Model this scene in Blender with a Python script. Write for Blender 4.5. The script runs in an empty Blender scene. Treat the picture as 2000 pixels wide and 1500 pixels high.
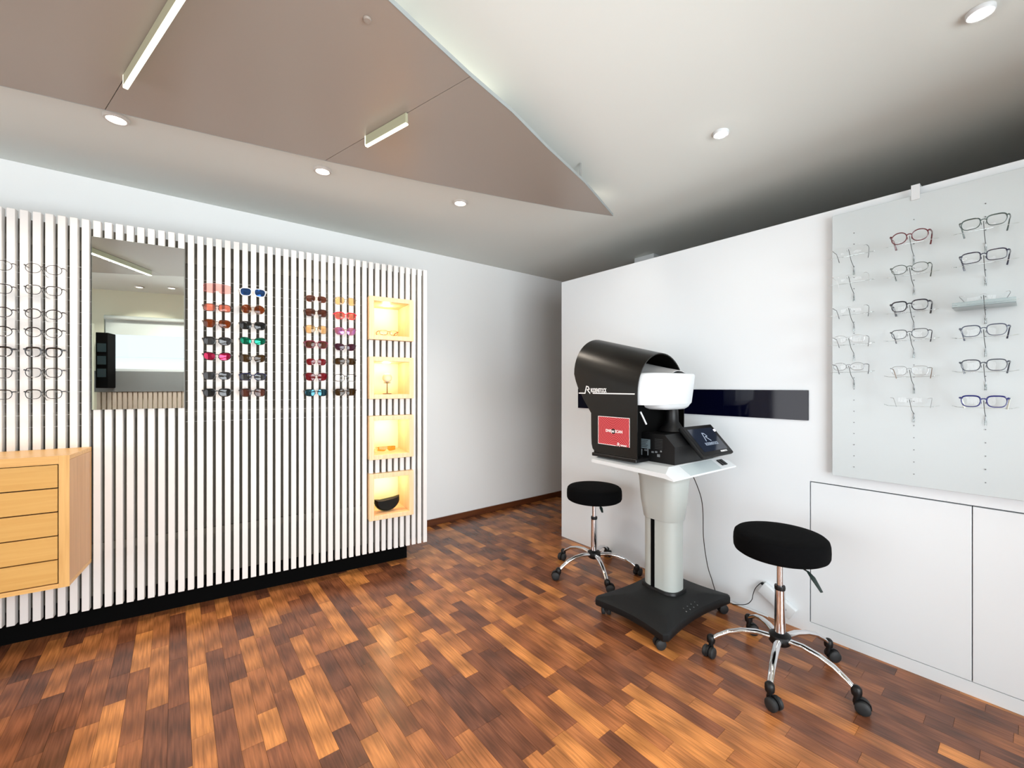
import bpy, bmesh, math, random
from mathutils import Vector, Matrix
random.seed(7)
R = math.radians
SC = bpy.context.scene
COL = SC.collection
pi = math.pi

# ------------------------------------------------------------------ camera
F = 821.0; HOR = 753.0; CAMH = 1.25
cd = bpy.data.cameras.new('camera'); cam = bpy.data.objects.new('camera', cd); COL.objects.link(cam)
cam.location = (0, 0, CAMH); cam.rotation_euler = (R(90), 0, 0)
cd.sensor_width = 36; cd.lens = F/2000*36; cd.shift_y = (HOR-750)/2000; cd.clip_start = .02
SC.camera = cam
SC.view_settings.view_transform = 'Standard'; SC.view_settings.look = 'None'
SC.view_settings.gamma = 1; SC.view_settings.use_curve_mapping = False
SC.view_settings.exposure = -0.34
SC.cycles.use_denoising = True
SC.cycles.max_bounces = 10; SC.cycles.diffuse_bounces = 6; SC.cycles.transparent_max_bounces = 24
SC.cycles.glossy_bounces = 5; SC.cycles.sample_clamp_indirect = 6
SC.cycles.caustics_reflective = False; SC.cycles.caustics_refractive = False

# frames: room (x along the back wall, y towards the back wall), slat wall, device
ROOM = Matrix.Translation((-.754, 3.73, 0)) @ Matrix.Rotation(R(38.73), 4, 'Z')
SLAT = Matrix.Translation((-.6147, 3.04, 0)) @ Matrix.Rotation(R(31.6), 4, 'Z')
DEV = Matrix.Translation((.826, 2.30, 0)) @ Matrix.Rotation(R(36.65), 4, 'Z')
LEFTX, REARY, PARTX, RIGHTX, CEIL = -5.0, -4.43, .759, 2.3, 2.435

# ------------------------------------------------------------------ world + daylight
w = bpy.data.worlds.new('world'); SC.world = w; w.use_nodes = True
bg = w.node_tree.nodes['Background']; bg.inputs[0].default_value = (.93, .965, 1, 1); bg.inputs[1].default_value = 2.2
def area(name, M, loc, rot, sx, sy, power, color, portal=False):
    l = bpy.data.lights.new(name, 'AREA'); l.shape = 'RECTANGLE'; l.size = sx; l.size_y = sy
    l.energy = power; l.color = color
    o = bpy.data.objects.new(name, l); COL.objects.link(o)
    o.matrix_world = M @ Matrix.Translation(loc) @ Matrix.Rotation(rot[2], 4, 'Z') @ Matrix.Rotation(rot[0], 4, 'X') @ Matrix.Rotation(rot[1], 4, 'Y')
    if portal: l.cycles.is_portal = True
    return o
# added fill from an unseen left shop front; daylight from the rear strip window
area('added_shopfront_fill', ROOM, (LEFTX-.16, -2.3, 1.25), (0, R(-90), 0), 2.2, 3.8, 75, (.98, .98, 1))
area('daylight_window', ROOM, (-1.62, REARY-.10, 1.75), (R(90), 0, 0), 3.7, .62, 70, (.9, .95, 1), True)

area('added_glazing_fill', ROOM, (-1.10, REARY-.14, 1.1), (R(90), 0, 0), 2.5, 1.85, 212, (.89, .955, 1))  # fill light added behind the viewer, outside glazing put in for it

# ------------------------------------------------------------------ materials
def lin(c):
    return tuple((v/255/12.92 if v/255 <= .04045 else ((v/255+.055)/1.055)**2.4) for v in c)
MATS = {}
def mat(name, rgb, rough=.5, metal=0, spec=.5, emit=None, estr=1, bump=0, bscale=200, coat=0):
    if name in MATS: return MATS[name]
    m = bpy.data.materials.new(name); m.use_nodes = True
    nt = m.node_tree; b = nt.nodes['Principled BSDF']
    c = lin(rgb) + (1,)
    b.inputs['Base Color'].default_value = c
    b.inputs['Roughness'].default_value = rough; b.inputs['Metallic'].default_value = metal
    b.inputs['Specular IOR Level'].default_value = spec
    if coat: b.inputs['Coat Weight'].default_value = coat; b.inputs['Coat Roughness'].default_value = .12
    if emit:
        b.inputs['Emission Color'].default_value = lin(emit)+(1,); b.inputs['Emission Strength'].default_value = estr
    tc = nt.nodes.new('ShaderNodeTexCoord')
    n = nt.nodes.new('ShaderNodeTexNoise'); n.inputs['Scale'].default_value = bscale; n.inputs['Detail'].default_value = 4
    nt.links.new(tc.outputs['Object'], n.inputs['Vector'])
    if bump:
        bp = nt.nodes.new('ShaderNodeBump'); bp.inputs['Strength'].default_value = bump; bp.inputs['Distance'].default_value = .002
        nt.links.new(n.outputs['Fac'], bp.inputs['Height']); nt.links.new(bp.outputs['Normal'], b.inputs['Normal'])
    MATS[name] = m
    return m
def wood(name, c1, c2, axis=0, rough=.4, scale=1.0):
    m = mat(name, c1, rough); nt = m.node_tree; b = nt.nodes['Principled BSDF']
    tc = nt.nodes.new('ShaderNodeTexCoord'); mp = nt.nodes.new('ShaderNodeMapping')
    s = [70*scale]*3; s[axis] = 3*scale; mp.inputs['Scale'].default_value = s
    n = nt.nodes.new('ShaderNodeTexNoise'); n.inputs['Scale'].default_value = 1; n.inputs['Detail'].default_value = 6
    n.inputs['Distortion'].default_value = .4
    cr = nt.nodes.new('ShaderNodeValToRGB')
    cr.color_ramp.elements[0].color = lin(c1)+(1,); cr.color_ramp.elements[1].color = lin(c2)+(1,)
    cr.color_ramp.elements[0].position = .35; cr.color_ramp.elements[1].position = .7
    L = nt.links.new
    L(tc.outputs['Object'], mp.inputs[0]); L(mp.outputs[0], n.inputs['Vector']); L(n.outputs['Fac'], cr.inputs[0]); L(cr.outputs[0], b.inputs['Base Color'])
    return m
def glassy(name, tint, opac=0.0, gloss=.12, rough=.02, refl=(255,255,255), body=(255,255,255), ior=1.28):
    """thin tinted glass: tinted transparency + a clear reflection, opac = share of solid colour"""
    if name in MATS: return MATS[name]
    m = bpy.data.materials.new(name); m.use_nodes = True; nt = m.node_tree; nt.nodes.clear()
    o = nt.nodes.new('ShaderNodeOutputMaterial'); t = nt.nodes.new('ShaderNodeBsdfTransparent'); t.inputs[0].default_value = lin(tint)+(1,)
    g = nt.nodes.new('ShaderNodeBsdfGlossy'); g.inputs['Roughness'].default_value = rough; g.inputs[0].default_value = lin(refl)+(1,)
    d = nt.nodes.new('ShaderNodeBsdfDiffuse'); d.inputs[0].default_value = lin(body)+(1,)
    m1 = nt.nodes.new('ShaderNodeMixShader'); m1.inputs[0].default_value = opac
    m2 = nt.nodes.new('ShaderNodeMixShader')
    fr = nt.nodes.new('ShaderNodeFresnel'); fr.inputs[0].default_value = ior
    ad = nt.nodes.new('ShaderNodeMath'); ad.operation = 'ADD'; ad.inputs[1].default_value = gloss
    L = nt.links.new
    L(t.outputs[0], m1.inputs[1]); L(d.outputs[0], m1.inputs[2]); L(fr.outputs[0], ad.inputs[0]); L(ad.outputs[0], m2.inputs[0])
    L(m1.outputs[0], m2.inputs[1]); L(g.outputs[0], m2.inputs[2]); L(m2.outputs[0], o.inputs[0])
    MATS[name] = m
    return m

M_wall = mat('white_wall_paint', (240, 242, 242), .75, bump=.05, bscale=60)
M_ceil = mat('white_ceiling_paint', (214, 218, 213), .85)
M_part = mat('white_lacquered_board', (220, 225, 228), .5)
M_panelb = mat('taupe_satin_board', (149, 139, 129), .33, spec=.6)
M_edge = mat('pale_edge_band', (146, 152, 151), .5)
M_slat = mat('white_painted_slat', (226, 224, 221), .5, bump=.08, bscale=90)
M_back = mat('shade_toned_backing', (98, 93, 82), .8)  # shade between the slats is put into the backing's colour
M_black = mat('black_plastic', (8, 8, 9), .42, spec=.3)
M_blackm = mat('black_matt', (3, 3, 3), .85, spec=.08)
M_fabric = mat('black_seat_fabric', (5, 5, 6), .95, spec=.08, bump=.4, bscale=700)
M_chrome = mat('chrome', (225, 226, 228), .09, 1)
M_wheel = mat('grey_caster_rubber', (30, 31, 32), .6, spec=.35)
M_maple_x = wood('maple_horizontal_grain', (222, 176, 112), (206, 156, 92), 0, .35)
M_maple_z = wood('maple_vertical_grain', (222, 176, 112), (206, 158, 96), 2, .35)
M_mapled = wood('maple_side_veneer', (206, 160, 112), (190, 142, 96), 2, .35)
M_mapleface = wood('maple_drawer_veneer', (208, 162, 94), (200, 152, 84), 0, .35)
M_beech = wood('pale_beech', (238, 206, 162), (228, 192, 146), 2, .4)
M_dark = mat('dark_gap', (30, 20, 12), .9)
M_mirror = mat('mirror_silver', (232, 240, 238), .0, 1)
M_mirror_edge = mat('mirror_edge_glass', (150, 170, 165), .2)
M_navy = mat('navy_back_painted_glass', (3, 4, 22), .06, spec=.35)
M_base_wood = wood('baseboard_wood', (104, 58, 30), (80, 40, 22), 0, .4)
M_hood = mat('black_satin_hood', (8, 7, 5), .34, spec=.34)
M_whitep = mat('white_plastic', (208, 212, 214), .35)
M_greyp = mat('light_grey_plastic', (168, 173, 169), .4)
M_greycone = mat('grey_optics_cover', (165, 165, 165), .4)
M_dgrey = mat('charcoal_textured_plastic', (16, 17, 18), .5, spec=.22, bump=.5, bscale=900)
M_clear = glassy('clear_acrylic', (248, 251, 251), .02, .03)
M_pane = glassy('window_pane_glass', (253, 253, 253), .0, .0)
M_tray = glassy('grey_clear_acrylic', (232, 239, 239), .05, .0)
M_acrylic = mat('pale_acrylic_board', (192, 200, 202), .22, spec=.5)
M_wire = mat('thin_steel_wire', (110, 112, 114), .3, 1)
M_white_emit = mat('lamp_lens_glow', (255, 255, 255), .5, emit=(255, 248, 236), estr=14)
M_glare = mat('bare_bulb_glow', (255, 255, 255), .5, emit=(255, 252, 244), estr=80)
M_rim = mat('satin_lamp_rim', (200, 196, 190), .35)
M_warm_emit = mat('warm_lamp_glow', (255, 240, 200), .5, emit=(255, 214, 140), estr=12)
M_blade_edge = mat('lit_acrylic_edge', (250, 255, 240), .5, emit=(248, 252, 226), estr=3.0)
M_blade = mat('lit_acrylic_sheet', (150, 150, 128), .15, emit=(200, 198, 160), estr=.22)
M_white = mat('white_print', (240, 240, 240), .5)
M_gold = mat('gold_metal', (200, 160, 80), .25, 1)
M_grey_sill = mat('grey_sill_board', (120, 124, 126), .6)
M_cream = mat('cream_bulkhead_paint', (226, 224, 204), .8)
M_blind = mat('pale_roller_blind', (206, 214, 212), .8)

# ------------------------------------------------------------------ mesh helpers
class MB:
    def __init__(s): s.v = []; s.f = []; s.sm = []
    def add(s, v, f, smooth=False):
        n = len(s.v); s.v += [tuple(p) for p in v]; s.f += [tuple(i+n for i in q) for q in f]; s.sm += [smooth]*len(f); return s
    def box(s, x0, x1, y0, y1, z0, z1, bevel=0, seg=2):
        if not bevel:
            v = [(x, y, z) for z in (z0, z1) for y in (y0, y1) for x in (x0, x1)]
            return s.add(v, [(0,2,3,1), (4,5,7,6), (0,1,5,4), (2,6,7,3), (0,4,6,2), (1,3,7,5)])
        bm = bmesh.new(); bmesh.ops.create_cube(bm, size=1)
        for q in bm.verts: q.co = ((x0+x1)/2+q.co.x*(x1-x0), (y0+y1)/2+q.co.y*(y1-y0), (z0+z1)/2+q.co.z*(z1-z0))
        bmesh.ops.bevel(bm, geom=list(bm.edges), offset=bevel, segments=seg, profile=.5, affect='EDGES')
        bm.verts.ensure_lookup_table()
        v = [q.co.copy() for q in bm.verts]; f = [tuple(k.index for k in q.verts) for q in bm.faces]; bm.free()
        return s.add(v, f, seg > 1)
    def tube(s, pts, r, n=8, closed=False, flat=1.0, caps=True):
        """tube along pts; r number or list; flat squashes the second section axis"""
        P = [Vector(p) for p in pts]; m = len(P)
        rr = r if isinstance(r, (list, tuple)) else [r]*m
        V = []; up = None
        for i in range(m):
            if closed: t = P[(i+1) % m]-P[i-1]
            else: t = P[min(i+1, m-1)]-P[max(i-1, 0)]
            t.normalize()
            if up is None:
                up = Vector((0, 0, 1)) if abs(t.z) < .9 else Vector((0, 1, 0))
            a = up.cross(t)
            if a.length < 1e-5: a = Vector((1, 0, 0)).cross(t)
            a.normalize(); b = t.cross(a).normalized(); up = b
            for k in range(n):
                q = 2*pi*(k+.5)/n
                V.append(P[i]+a*math.cos(q)*rr[i]+b*math.sin(q)*rr[i]*flat)
        Fc = []
        for i in range(m if closed else m-1):
            j = (i+1) % m
            for k in range(n):
                l = (k+1) % n
                Fc.append((i*n+k, i*n+l, j*n+l, j*n+k))
        s.add(V, Fc, True)
        if not closed and caps:
            o = len(s.v)-m*n
            s.f += [tuple(o+k for k in range(n))[::-1], tuple(o+(m-1)*n+k for k in range(n))]; s.sm += [False, False]
        return s
    def lathe(s, prof, n=32, c=(0, 0, 0), smooth=True, sx=1, sy=1):
        V = []; Fc = []
        for r_, z in prof:
            for k in range(n):
                a = 2*pi*k/n; V.append((c[0]+r_*sx*math.cos(a), c[1]+r_*sy*math.sin(a), c[2]+z))
        for i in range(len(prof)-1):
            for k in range(n):
                l = (k+1) % n; Fc.append((i*n+k, i*n+l, (i+1)*n+l, (i+1)*n+k))
        s.add(V, Fc, smooth); o = len(s.v)-len(V)
        if prof[0][0] > 1e-6: s.f.append(tuple(o+k for k in range(n))[::-1]); s.sm.append(False)
        if prof[-1][0] > 1e-6: s.f.append(tuple(o+(len(prof)-1)*n+k for k in range(n))); s.sm.append(False)
        return s
    def prism(s, poly, z0, z1, top=None, smooth=False):
        n = len(poly); top = top or poly
        V = [(p[0], p[1], z0) for p in poly]+[(p[0], p[1], z1) for p in top]
        Fc = [tuple(range(n))[::-1], tuple(range(n, 2*n))]+[(i, (i+1) % n, n+(i+1) % n, n+i) for i in range(n)]
        return s.add(V, Fc, smooth)
    def sheet(s, rows, th, n3=None):
        """grid of points (rows x cols) as a closed thin shell"""
        m = len(rows); n = len(rows[0])
        P = [[Vector(p) for p in r_] for r_ in rows]
        N = []
        for i in range(m):
            for j in range(n):
                a = P[min(i+1, m-1)][j]-P[max(i-1, 0)][j]; b = P[i][min(j+1, n-1)]-P[i][max(j-1, 0)]
                c = a.cross(b); N.append(c.normalized() if c.length > 1e-9 else Vector((0, 0, 1)))
        V = [p for r_ in P for p in r_]; V2 = [V[k]-N[k]*th for k in range(m*n)]
        o = m*n; Fc = []
        for i in range(m-1):
            for j in range(n-1):
                a, b, c, d = i*n+j, i*n+j+1, (i+1)*n+j+1, (i+1)*n+j
                Fc.append((d, c, b, a)); Fc.append((o+a, o+b, o+c, o+d))
        ed = [(i*n, (i+1)*n) for i in range(m-1)]+[((i+1)*n+n-1, i*n+n-1) for i in range(m-1)]
        ed += [(j+1, j) for j in range(n-1)]+[((m-1)*n+j, (m-1)*n+j+1) for j in range(n-1)]
        for a, b in ed: Fc.append((a, b, o+b, o+a))
        return s.add(V+V2, Fc, True)
    def xf(s, M):
        s.v = [tuple(M @ Vector(p)) for p in s.v]; return s
    def mesh(s, name, m):
        me = bpy.data.meshes.new(name); me.from_pydata(s.v, [], s.f); me.update()
        me.polygons.foreach_set('use_smooth', s.sm); me.materials.append(m)
        if any(s.sm):
            try: me.set_sharp_from_angle(angle=R(42))
            except Exception: pass
        return me
    def obj(s, name, m, parent=None, M=None):
        o = bpy.data.objects.new(name, s.mesh(name, m)); COL.objects.link(o)
        if parent is not None: o.parent = parent
        if M is not None: o.matrix_basis = M
        return o
def thing(name, label, cat, M=None, group=None):
    o = bpy.data.objects.new(name, None); COL.objects.link(o); o.empty_display_size = .05
    if M is not None: o.matrix_basis = M
    o['label'] = label; o['category'] = cat
    if group: o['group'] = group
    return o
def struct(name, mb, m, M=None, parent=None, label=None):
    o = mb.obj(name, m, parent, M)
    if parent is None: o['kind'] = 'structure'
    if label: o['label'] = label
    return o
def link_copy(src, name, parent, M):
    o = src.copy(); o.name = name; COL.objects.link(o); o.parent = parent; o.matrix_basis = M; return o
def T(x, y, z=0): return Matrix.Translation((x, y, z))
def RZ(a): return Matrix.Rotation(a, 4, 'Z')
def text_obj(s, size, m, parent, M, name='lettering', depth=.0006, sx=1.0, bold=.0):
    cu = bpy.data.curves.new(name, 'FONT'); cu.body = s; cu.size = size; cu.extrude = depth/2; cu.align_x = 'LEFT'; cu.offset = bold
    tmp = bpy.data.objects.new('tmp', cu); COL.objects.link(tmp)
    dg = bpy.context.evaluated_depsgraph_get(); me = bpy.data.meshes.new_from_object(tmp.evaluated_get(dg))
    bpy.data.objects.remove(tmp); bpy.data.curves.remove(cu)
    me.materials.clear(); me.materials.append(m); me.name = name
    o = bpy.data.objects.new(name, me); COL.objects.link(o); o.parent = parent
    o.matrix_basis = M @ Matrix.Diagonal((sx, 1, 1, 1)); return o
def ray(px, py): return Vector(((px-1000)/F, 1, (HOR-py)/F))
ORG = Vector((0, 0, CAMH))
def at_z(px, py, z):
    d = ray(px, py); return ORG+d*((z-CAMH)/d.z)
def on_plane(px, py, M, off):
    """where the sight line meets the plane y=off of frame M, in M's coordinates"""
    Mi = M.inverted(); o = Mi @ ORG; d = Mi.to_3x3() @ ray(px, py)
    t = (off-o.y)/d.y; return o+d*t

# ------------------------------------------------------------------ floor of parquet blocks
def floor_material():
    m = bpy.data.materials.new('parquet_wood'); m.use_nodes = True; nt = m.node_tree; b = nt.nodes['Principled BSDF']; L = nt.links.new
    at = nt.nodes.new('ShaderNodeAttribute'); at.attribute_name = 'tone'
    uv = nt.nodes.new('ShaderNodeUVMap'); uv.uv_map = 'UVMap'
    cr = nt.nodes.new('ShaderNodeValToRGB'); e = cr.color_ramp.elements
    e[0].color = lin((104, 64, 46))+(1,); e[0].position = 0
    e[1].color = lin((200, 130, 70))+(1,); e[1].position = 1
    for p, c in ((.3, (130, 78, 50)), (.55, (157, 97, 57)), (.8, (180, 115, 64))):
        q = e.new(p); q.color = lin(c)+(1,)
    mp = nt.nodes.new('ShaderNodeMapping'); mp.inputs['Scale'].default_value = (150, 7, 1)
    n1 = nt.nodes.new('ShaderNodeTexNoise'); n1.inputs['Scale'].default_value = 1; n1.inputs['Detail'].default_value = 5
    mp2 = nt.nodes.new('ShaderNodeMapping'); mp2.inputs['Scale'].default_value = (24, 1.6, 1)
    wv = nt.nodes.new('ShaderNodeTexWave'); wv.wave_type = 'RINGS'; wv.inputs['Scale'].default_value = 1.0
    wv.inputs['Distortion'].default_value = 3.0; wv.inputs['Detail'].default_value = 2
    ofs = nt.nodes.new('ShaderNodeVectorMath'); ofs.operation = 'MULTIPLY_ADD'; L(at.outputs['Vector'], ofs.inputs[0]); ofs.inputs[1].default_value = (47, 31, 0)
    L(uv.outputs[0], ofs.inputs[2]); L(ofs.outputs[0], mp.inputs[0]); L(uv.outputs[0], mp2.inputs[0]); L(mp.outputs[0], n1.inputs['Vector']); L(mp2.outputs[0], wv.inputs['Vector'])
    L(at.outputs['Fac'], cr.inputs[0])
    mr = nt.nodes.new('ShaderNodeMapRange'); mr.inputs[1].default_value = .3; mr.inputs[2].default_value = .72; mr.inputs[3].default_value = .62; mr.inputs[4].default_value = 1.22
    L(n1.outputs['Fac'], mr.inputs[0])
    mr2 = nt.nodes.new('ShaderNodeMapRange'); mr2.inputs[3].default_value = .70; mr2.inputs[4].default_value = 1.10
    L(wv.outputs['Fac'], mr2.inputs[0])
    mu = nt.nodes.new('ShaderNodeMath'); mu.operation = 'MULTIPLY'; L(mr.outputs[0], mu.inputs[0]); L(mr2.outputs[0], mu.inputs[1])
    vm = nt.nodes.new('ShaderNodeVectorMath'); vm.operation = 'SCALE'; L(cr.outputs[0], vm.inputs[0]); L(mu.outputs[0], vm.inputs['Scale'])
    L(vm.outputs[0], b.inputs['Base Color'])
    b.inputs['Roughness'].default_value = .27; b.inputs['Specular IOR Level'].default_value = .42
    bp = nt.nodes.new('ShaderNodeBump'); bp.inputs['Strength'].default_value = .12; bp.inputs['Distance'].default_value = .001
    L(n1.outputs['Fac'], bp.inputs['Height']); L(bp.outputs[0], b.inputs['Normal'])
    return m
M_floor = floor_material()
sub = MB().box(LEFTX-.1, RIGHTX+.1, REARY-.1, .1, -.08, -.009)
FLOOR = struct('floor', sub, mat('subfloor_dark', (40, 24, 16), .9), ROOM)
def plank_mesh(list_):
    v = []; f = []; uvs = []; tones = []
    for (x0, x1, y0, y1, tone, ou, ov) in list_:
        g = .0004; a0, a1, b0, b1 = x0+g, x1-g, y0+g, y1-g; n = len(v)
        v += [(a0,b0,0), (a1,b0,0), (a1,b1,0), (a0,b1,0), (a0,b0,-.009), (a1,b0,-.009), (a1,b1,-.009), (a0,b1,-.009)]
        for q in ((0,1,2,3), (4,7,6,5), (0,4,5,1), (1,5,6,2), (2,6,7,3), (3,7,4,0)):
            f.append(tuple(i+n for i in q)); tones.append(tone)
            for i in q: uvs.append((v[i+n][0]-x0+ou, v[i+n][1]-y0+ov))
    me = bpy.data.meshes.new('plank'); me.from_pydata(v, [], f)
    ul = me.uv_layers.new(name='UVMap')
    ul.data.foreach_set('uv', [c for q in uvs for c in q])
    at = me.attributes.new('tone', 'FLOAT', 'FACE'); at.data.foreach_set('value', tones)
    me.materials.append(M_floor); return me
planks = []
SW = .066; x = LEFTX; col_i = 0
tone_pool = [.02, .12, .22, .3, .38, .48, .55, .62, .7, .8, .95]
while x < RIGHTX-.001:
    y = REARY - random.uniform(0, .3); x1 = min(x+SW, RIGHTX); last = .5
    while y < 0:
        ln = random.choice([.20, .26, .30, .36, .42, .48]); y1 = y+ln
        a, b = max(y, REARY), min(y1, 0)
        tone = random.choice(tone_pool)
        while abs(tone-last) < .08: tone = random.choice(tone_pool)
        last = tone
        if b-a > .02: planks.append((x, x1, a, b, tone, random.uniform(-.28, .28), random.uniform(-1.3, 1.3)))
        elif b > a and planks: q = planks[-1]; planks[-1] = (q[0], q[1], q[2], b, *q[4:]) if q[0] == x else q
        y = y1
    x = x1; col_i += 1
def plank_px(p):
    A = 0; pts = []
    for (a, b) in ((p[0], p[2]), (p[1], p[2]), (p[1], p[3]), (p[0], p[3])):
        q = ROOM @ Vector((a, b, 0))
        if q.y < .35: return 0
        pts.append((1000+F*q.x/q.y, HOR+F*CAMH/q.y))
    cx = sum(a for a, b in pts)/4; cy = sum(b for a, b in pts)/4
    if not (-40 < cx < 2040 and 0 < cy < 1560): return 0
    if p[0] > PARTX or ((ROOM @ Vector((p[0], p[2], 0))).x < -5): return 0
    return abs(sum(pts[i][0]*pts[(i+1) % 4][1]-pts[(i+1) % 4][0]*pts[i][1] for i in range(4)))/2
planks.sort(key=plank_px, reverse=True)
for p in planks[:299]:
    o = bpy.data.objects.new('plank', plank_mesh([p])); COL.objects.link(o); o.parent = FLOOR
o = bpy.data.objects.new('distant_planks', plank_mesh(planks[299:])); COL.objects.link(o); o.parent = FLOOR; o['kind'] = 'stuff'

# ------------------------------------------------------------------ shell
struct('ceiling', MB().box(LEFTX-.1, RIGHTX+.1, REARY-.1, .1, CEIL, CEIL+.1), M_ceil, ROOM)
struct('wall_back', MB().box(LEFTX-.1, RIGHTX+.1, 0, .1, -.08, CEIL), M_wall, ROOM)
struct('wall_right', MB().box(RIGHTX, RIGHTX+.1, REARY-.1, 0, -.08, CEIL), mat('light_dimming_grey', (80, 82, 84), .8), ROOM)  # unseen wall coloured dark to keep the ceiling behind the partition dim
struct('baseboard_back', MB().box(LEFTX, RIGHTX, -.016, -.0005, .0005, .056, .002, 1), M_base_wood, ROOM)
# left wall: wide shop front glazing, added outside the frame to let in fill light
mb = MB()
mb.box(LEFTX-.1, LEFTX, REARY, 0, -.08, .15); mb.box(LEFTX-.1, LEFTX, REARY, 0, 2.35, CEIL)
mb.box(LEFTX-.1, LEFTX, REARY, REARY+.23, .15, 2.35); mb.box(LEFTX-.1, LEFTX, -.4, 0, .15, 2.35)
struct('wall_left', mb, M_wall, ROOM)
wf = MB()
for y in (-4.19, -3.26, -2.31, -1.36, -.43): wf.box(LEFTX-.08, LEFTX-.02, y-.025, y+.025, .152, 2.348)
o = struct('added_window_1', wf, M_edge, ROOM)
struct('pane', MB().box(LEFTX-.052, LEFTX-.046, -4.16, -.455, .152, 2.348), M_pane, None, o)
# rear wall behind the camera (seen in the mirror): slats below, grey sill band, strip window, cream bulkhead
WX0, WX1, WZ0, WZ1 = -3.46, .22, 1.43, 2.08
mb = MB()
GX0, GX1 = -2.42, .22  # opening for unseen full-height glazing, added to light the room from behind
mb.box(LEFTX-.1, GX0, REARY-.1, REARY, -.08, 1.17); mb.box(GX1, RIGHTX+.1, REARY-.1, REARY, -.08, 1.17); mb.box(GX0, GX1, REARY-.1, REARY, -.08, .06)
mb.box(WX0, GX0, REARY-.1, REARY, 1.17, WZ0)
mb.box(LEFTX-.1, WX0, REARY-.1, REARY, 1.17, CEIL); mb.box(GX1, RIGHTX+.1, REARY-.1, REARY, 1.17, CEIL)
mb.box(WX0, WX1, REARY-.1, REARY, WZ1, CEIL)
mb.box(WX0, WX1, REARY-.1, REARY, 1.17, WZ0)
REARW = struct('wall_rear', mb, M_cream, ROOM)
struct('sill_board', MB().box(-3.56, GX0-.01, REARY+.0005, REARY+.03, 1.172, WZ0, .003, 1), M_grey_sill, None, REARW)
sl = None
for k in range(22):
    M = T(-3.5+k*.05, REARY+.012, 0)
    if sl is None:
        sl = MB().box(-.018, .018, -.0115, .012, .01, 1.168).obj('slat', mat('beige_rear_slat', (196, 184, 172), .6), REARW, M)
    else: link_copy(sl, 'slat', REARW, M)
wf = MB()
for xx in (WX0+.02, -2.44, WX1-.02): wf.box(xx-.02, xx+.02, REARY-.06, REARY-.02, WZ0+.001, WZ1-.001)
wf.box(WX0+.04, GX0-.04, REARY-.06, REARY-.02, WZ0+.001, WZ0+.03)
for xx in (GX0+.02, -1.1, GX1-.02): wf.box(xx-.02, xx+.02, REARY-.06, REARY-.02, .062, WZ0-.001)
WIN = struct('window_2', wf, M_whitep, ROOM)
struct('pane', MB().box(WX0+.04, GX0-.05, REARY-.045, REARY-.040, WZ0+.03, WZ1-.001), M_pane, None, WIN)
struct('pane', MB().box(GX0+.04, GX1-.04, REARY-.045, REARY-.040, .064, WZ1-.001), M_pane, None, WIN)
bl = MB().box(WX0+.02, GX0-.02, REARY+.004, REARY+.010, 1.885, 2.072); bl.tube([(WX0+.02, REARY+.03, 2.09), (GX0-.02, REARY+.03, 2.09)], .028, 12)
bl = bl.obj('roller_blind', M_blind, None, ROOM); bl['label'] = 'pale roller blind half drawn over the strip window, seen in the mirror'; bl['category'] = 'blind'
# dark display tower and white door leaf at the left end of that window
tw = thing('wall_cabinet', 'black wall cabinet beside the bright window, seen in the mirror', 'shelf', ROOM @ T(-3.39, REARY+.15, 0))
MB().box(-.055, .055, -.115, .1, 1.22, 1.88, .004, 1).obj('body', M_blackm, tw)
for z in (1.35, 1.5, 1.65): MB().box(-.04, .04, .1005, .104, z, z+.1).obj('shelf_panel', mat('dark_teal_panel', (22, 40, 44), .3), tw)
dl = MB().box(-3.75, -3.455, REARY+.25, REARY+.28, .01, 1.98, .004, 1).obj('folding_screen', mat('pale_green_screen', (214, 220, 204), .5), None, ROOM)
dl['label'] = 'pale screen panel with black edge at the left of the mirror image'; dl['category'] = 'screen'
# something outside: pale building front with gable
b = thing('neighbouring_building', 'pale house outside the window, faint in the mirror image', 'building', ROOM @ T(-3.2, -16, 0))
MB().box(-6, 6, -4, 0, -3, 2.2).obj('facade', mat('pale_render', (244, 246, 247), .9), b)
MB().add([(-6.4,.4,2.2),(6.4,.4,2.2),(6.4,-4.4,2.2),(-6.4,-4.4,2.2),(-6.4,-2,4.2),(6.4,-2,4.2)], [(0,1,5,4),(2,3,4,5),(0,4,3),(1,2,5),(3,2,1,0)]).obj('roof', mat('pale_roof', (225, 232, 236), .9), b)
for k in range(5): MB().box(-5+k*2.2, -4+k*2.2, .0, .03, .3, 1.6).obj('window', mat('far_glass', (120, 150, 165), .2), b)

# partition with built in cupboard (x = PARTX face, running towards the camera)
PT = ROOM @ T(PARTX, -.917) @ RZ(R(-90))   # local x = along partition towards camera, y = into partition
PLEN = 3.51; PH = 2.106; PD = .30
mb = MB()
mb.box(0, 1.748, 0, PD, .0, PH); mb.box(1.748, PLEN, 0, PD, 0, .055); mb.box(1.748, PLEN, 0, PD, .768, PH)
mb.box(1.748, PLEN, .022, PD, .055, .768)
struct('wall_partition', mb, M_part, PT)
cp = thing('built_in_cupboard', 'flush white low cupboard with plain doors under the acrylic spectacle board', 'cupboard', PT @ T(1.751, 0, 0))
for k in range(3):
    MB().box(k*.5525+.0015, k*.5525+.551, .0005, .019, .0575, .7625, .001, 1).obj('door', M_part, cp)
MB().box(0, 1.657, .0195, .0215, .0555, .7675).obj('back_panel', mat('shadow_gap_grey', (70, 74, 84), .8), cp)
gs = MB().box(.188, 1.745, -.008, -.0005, 1.073, 1.226, .001, 1).obj('glass_strip', M_navy, None, PT)
gs['label'] = 'long dark navy glass strip fixed to the white partition behind the eye scanner'; gs['category'] = 'wall panel'
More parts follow.
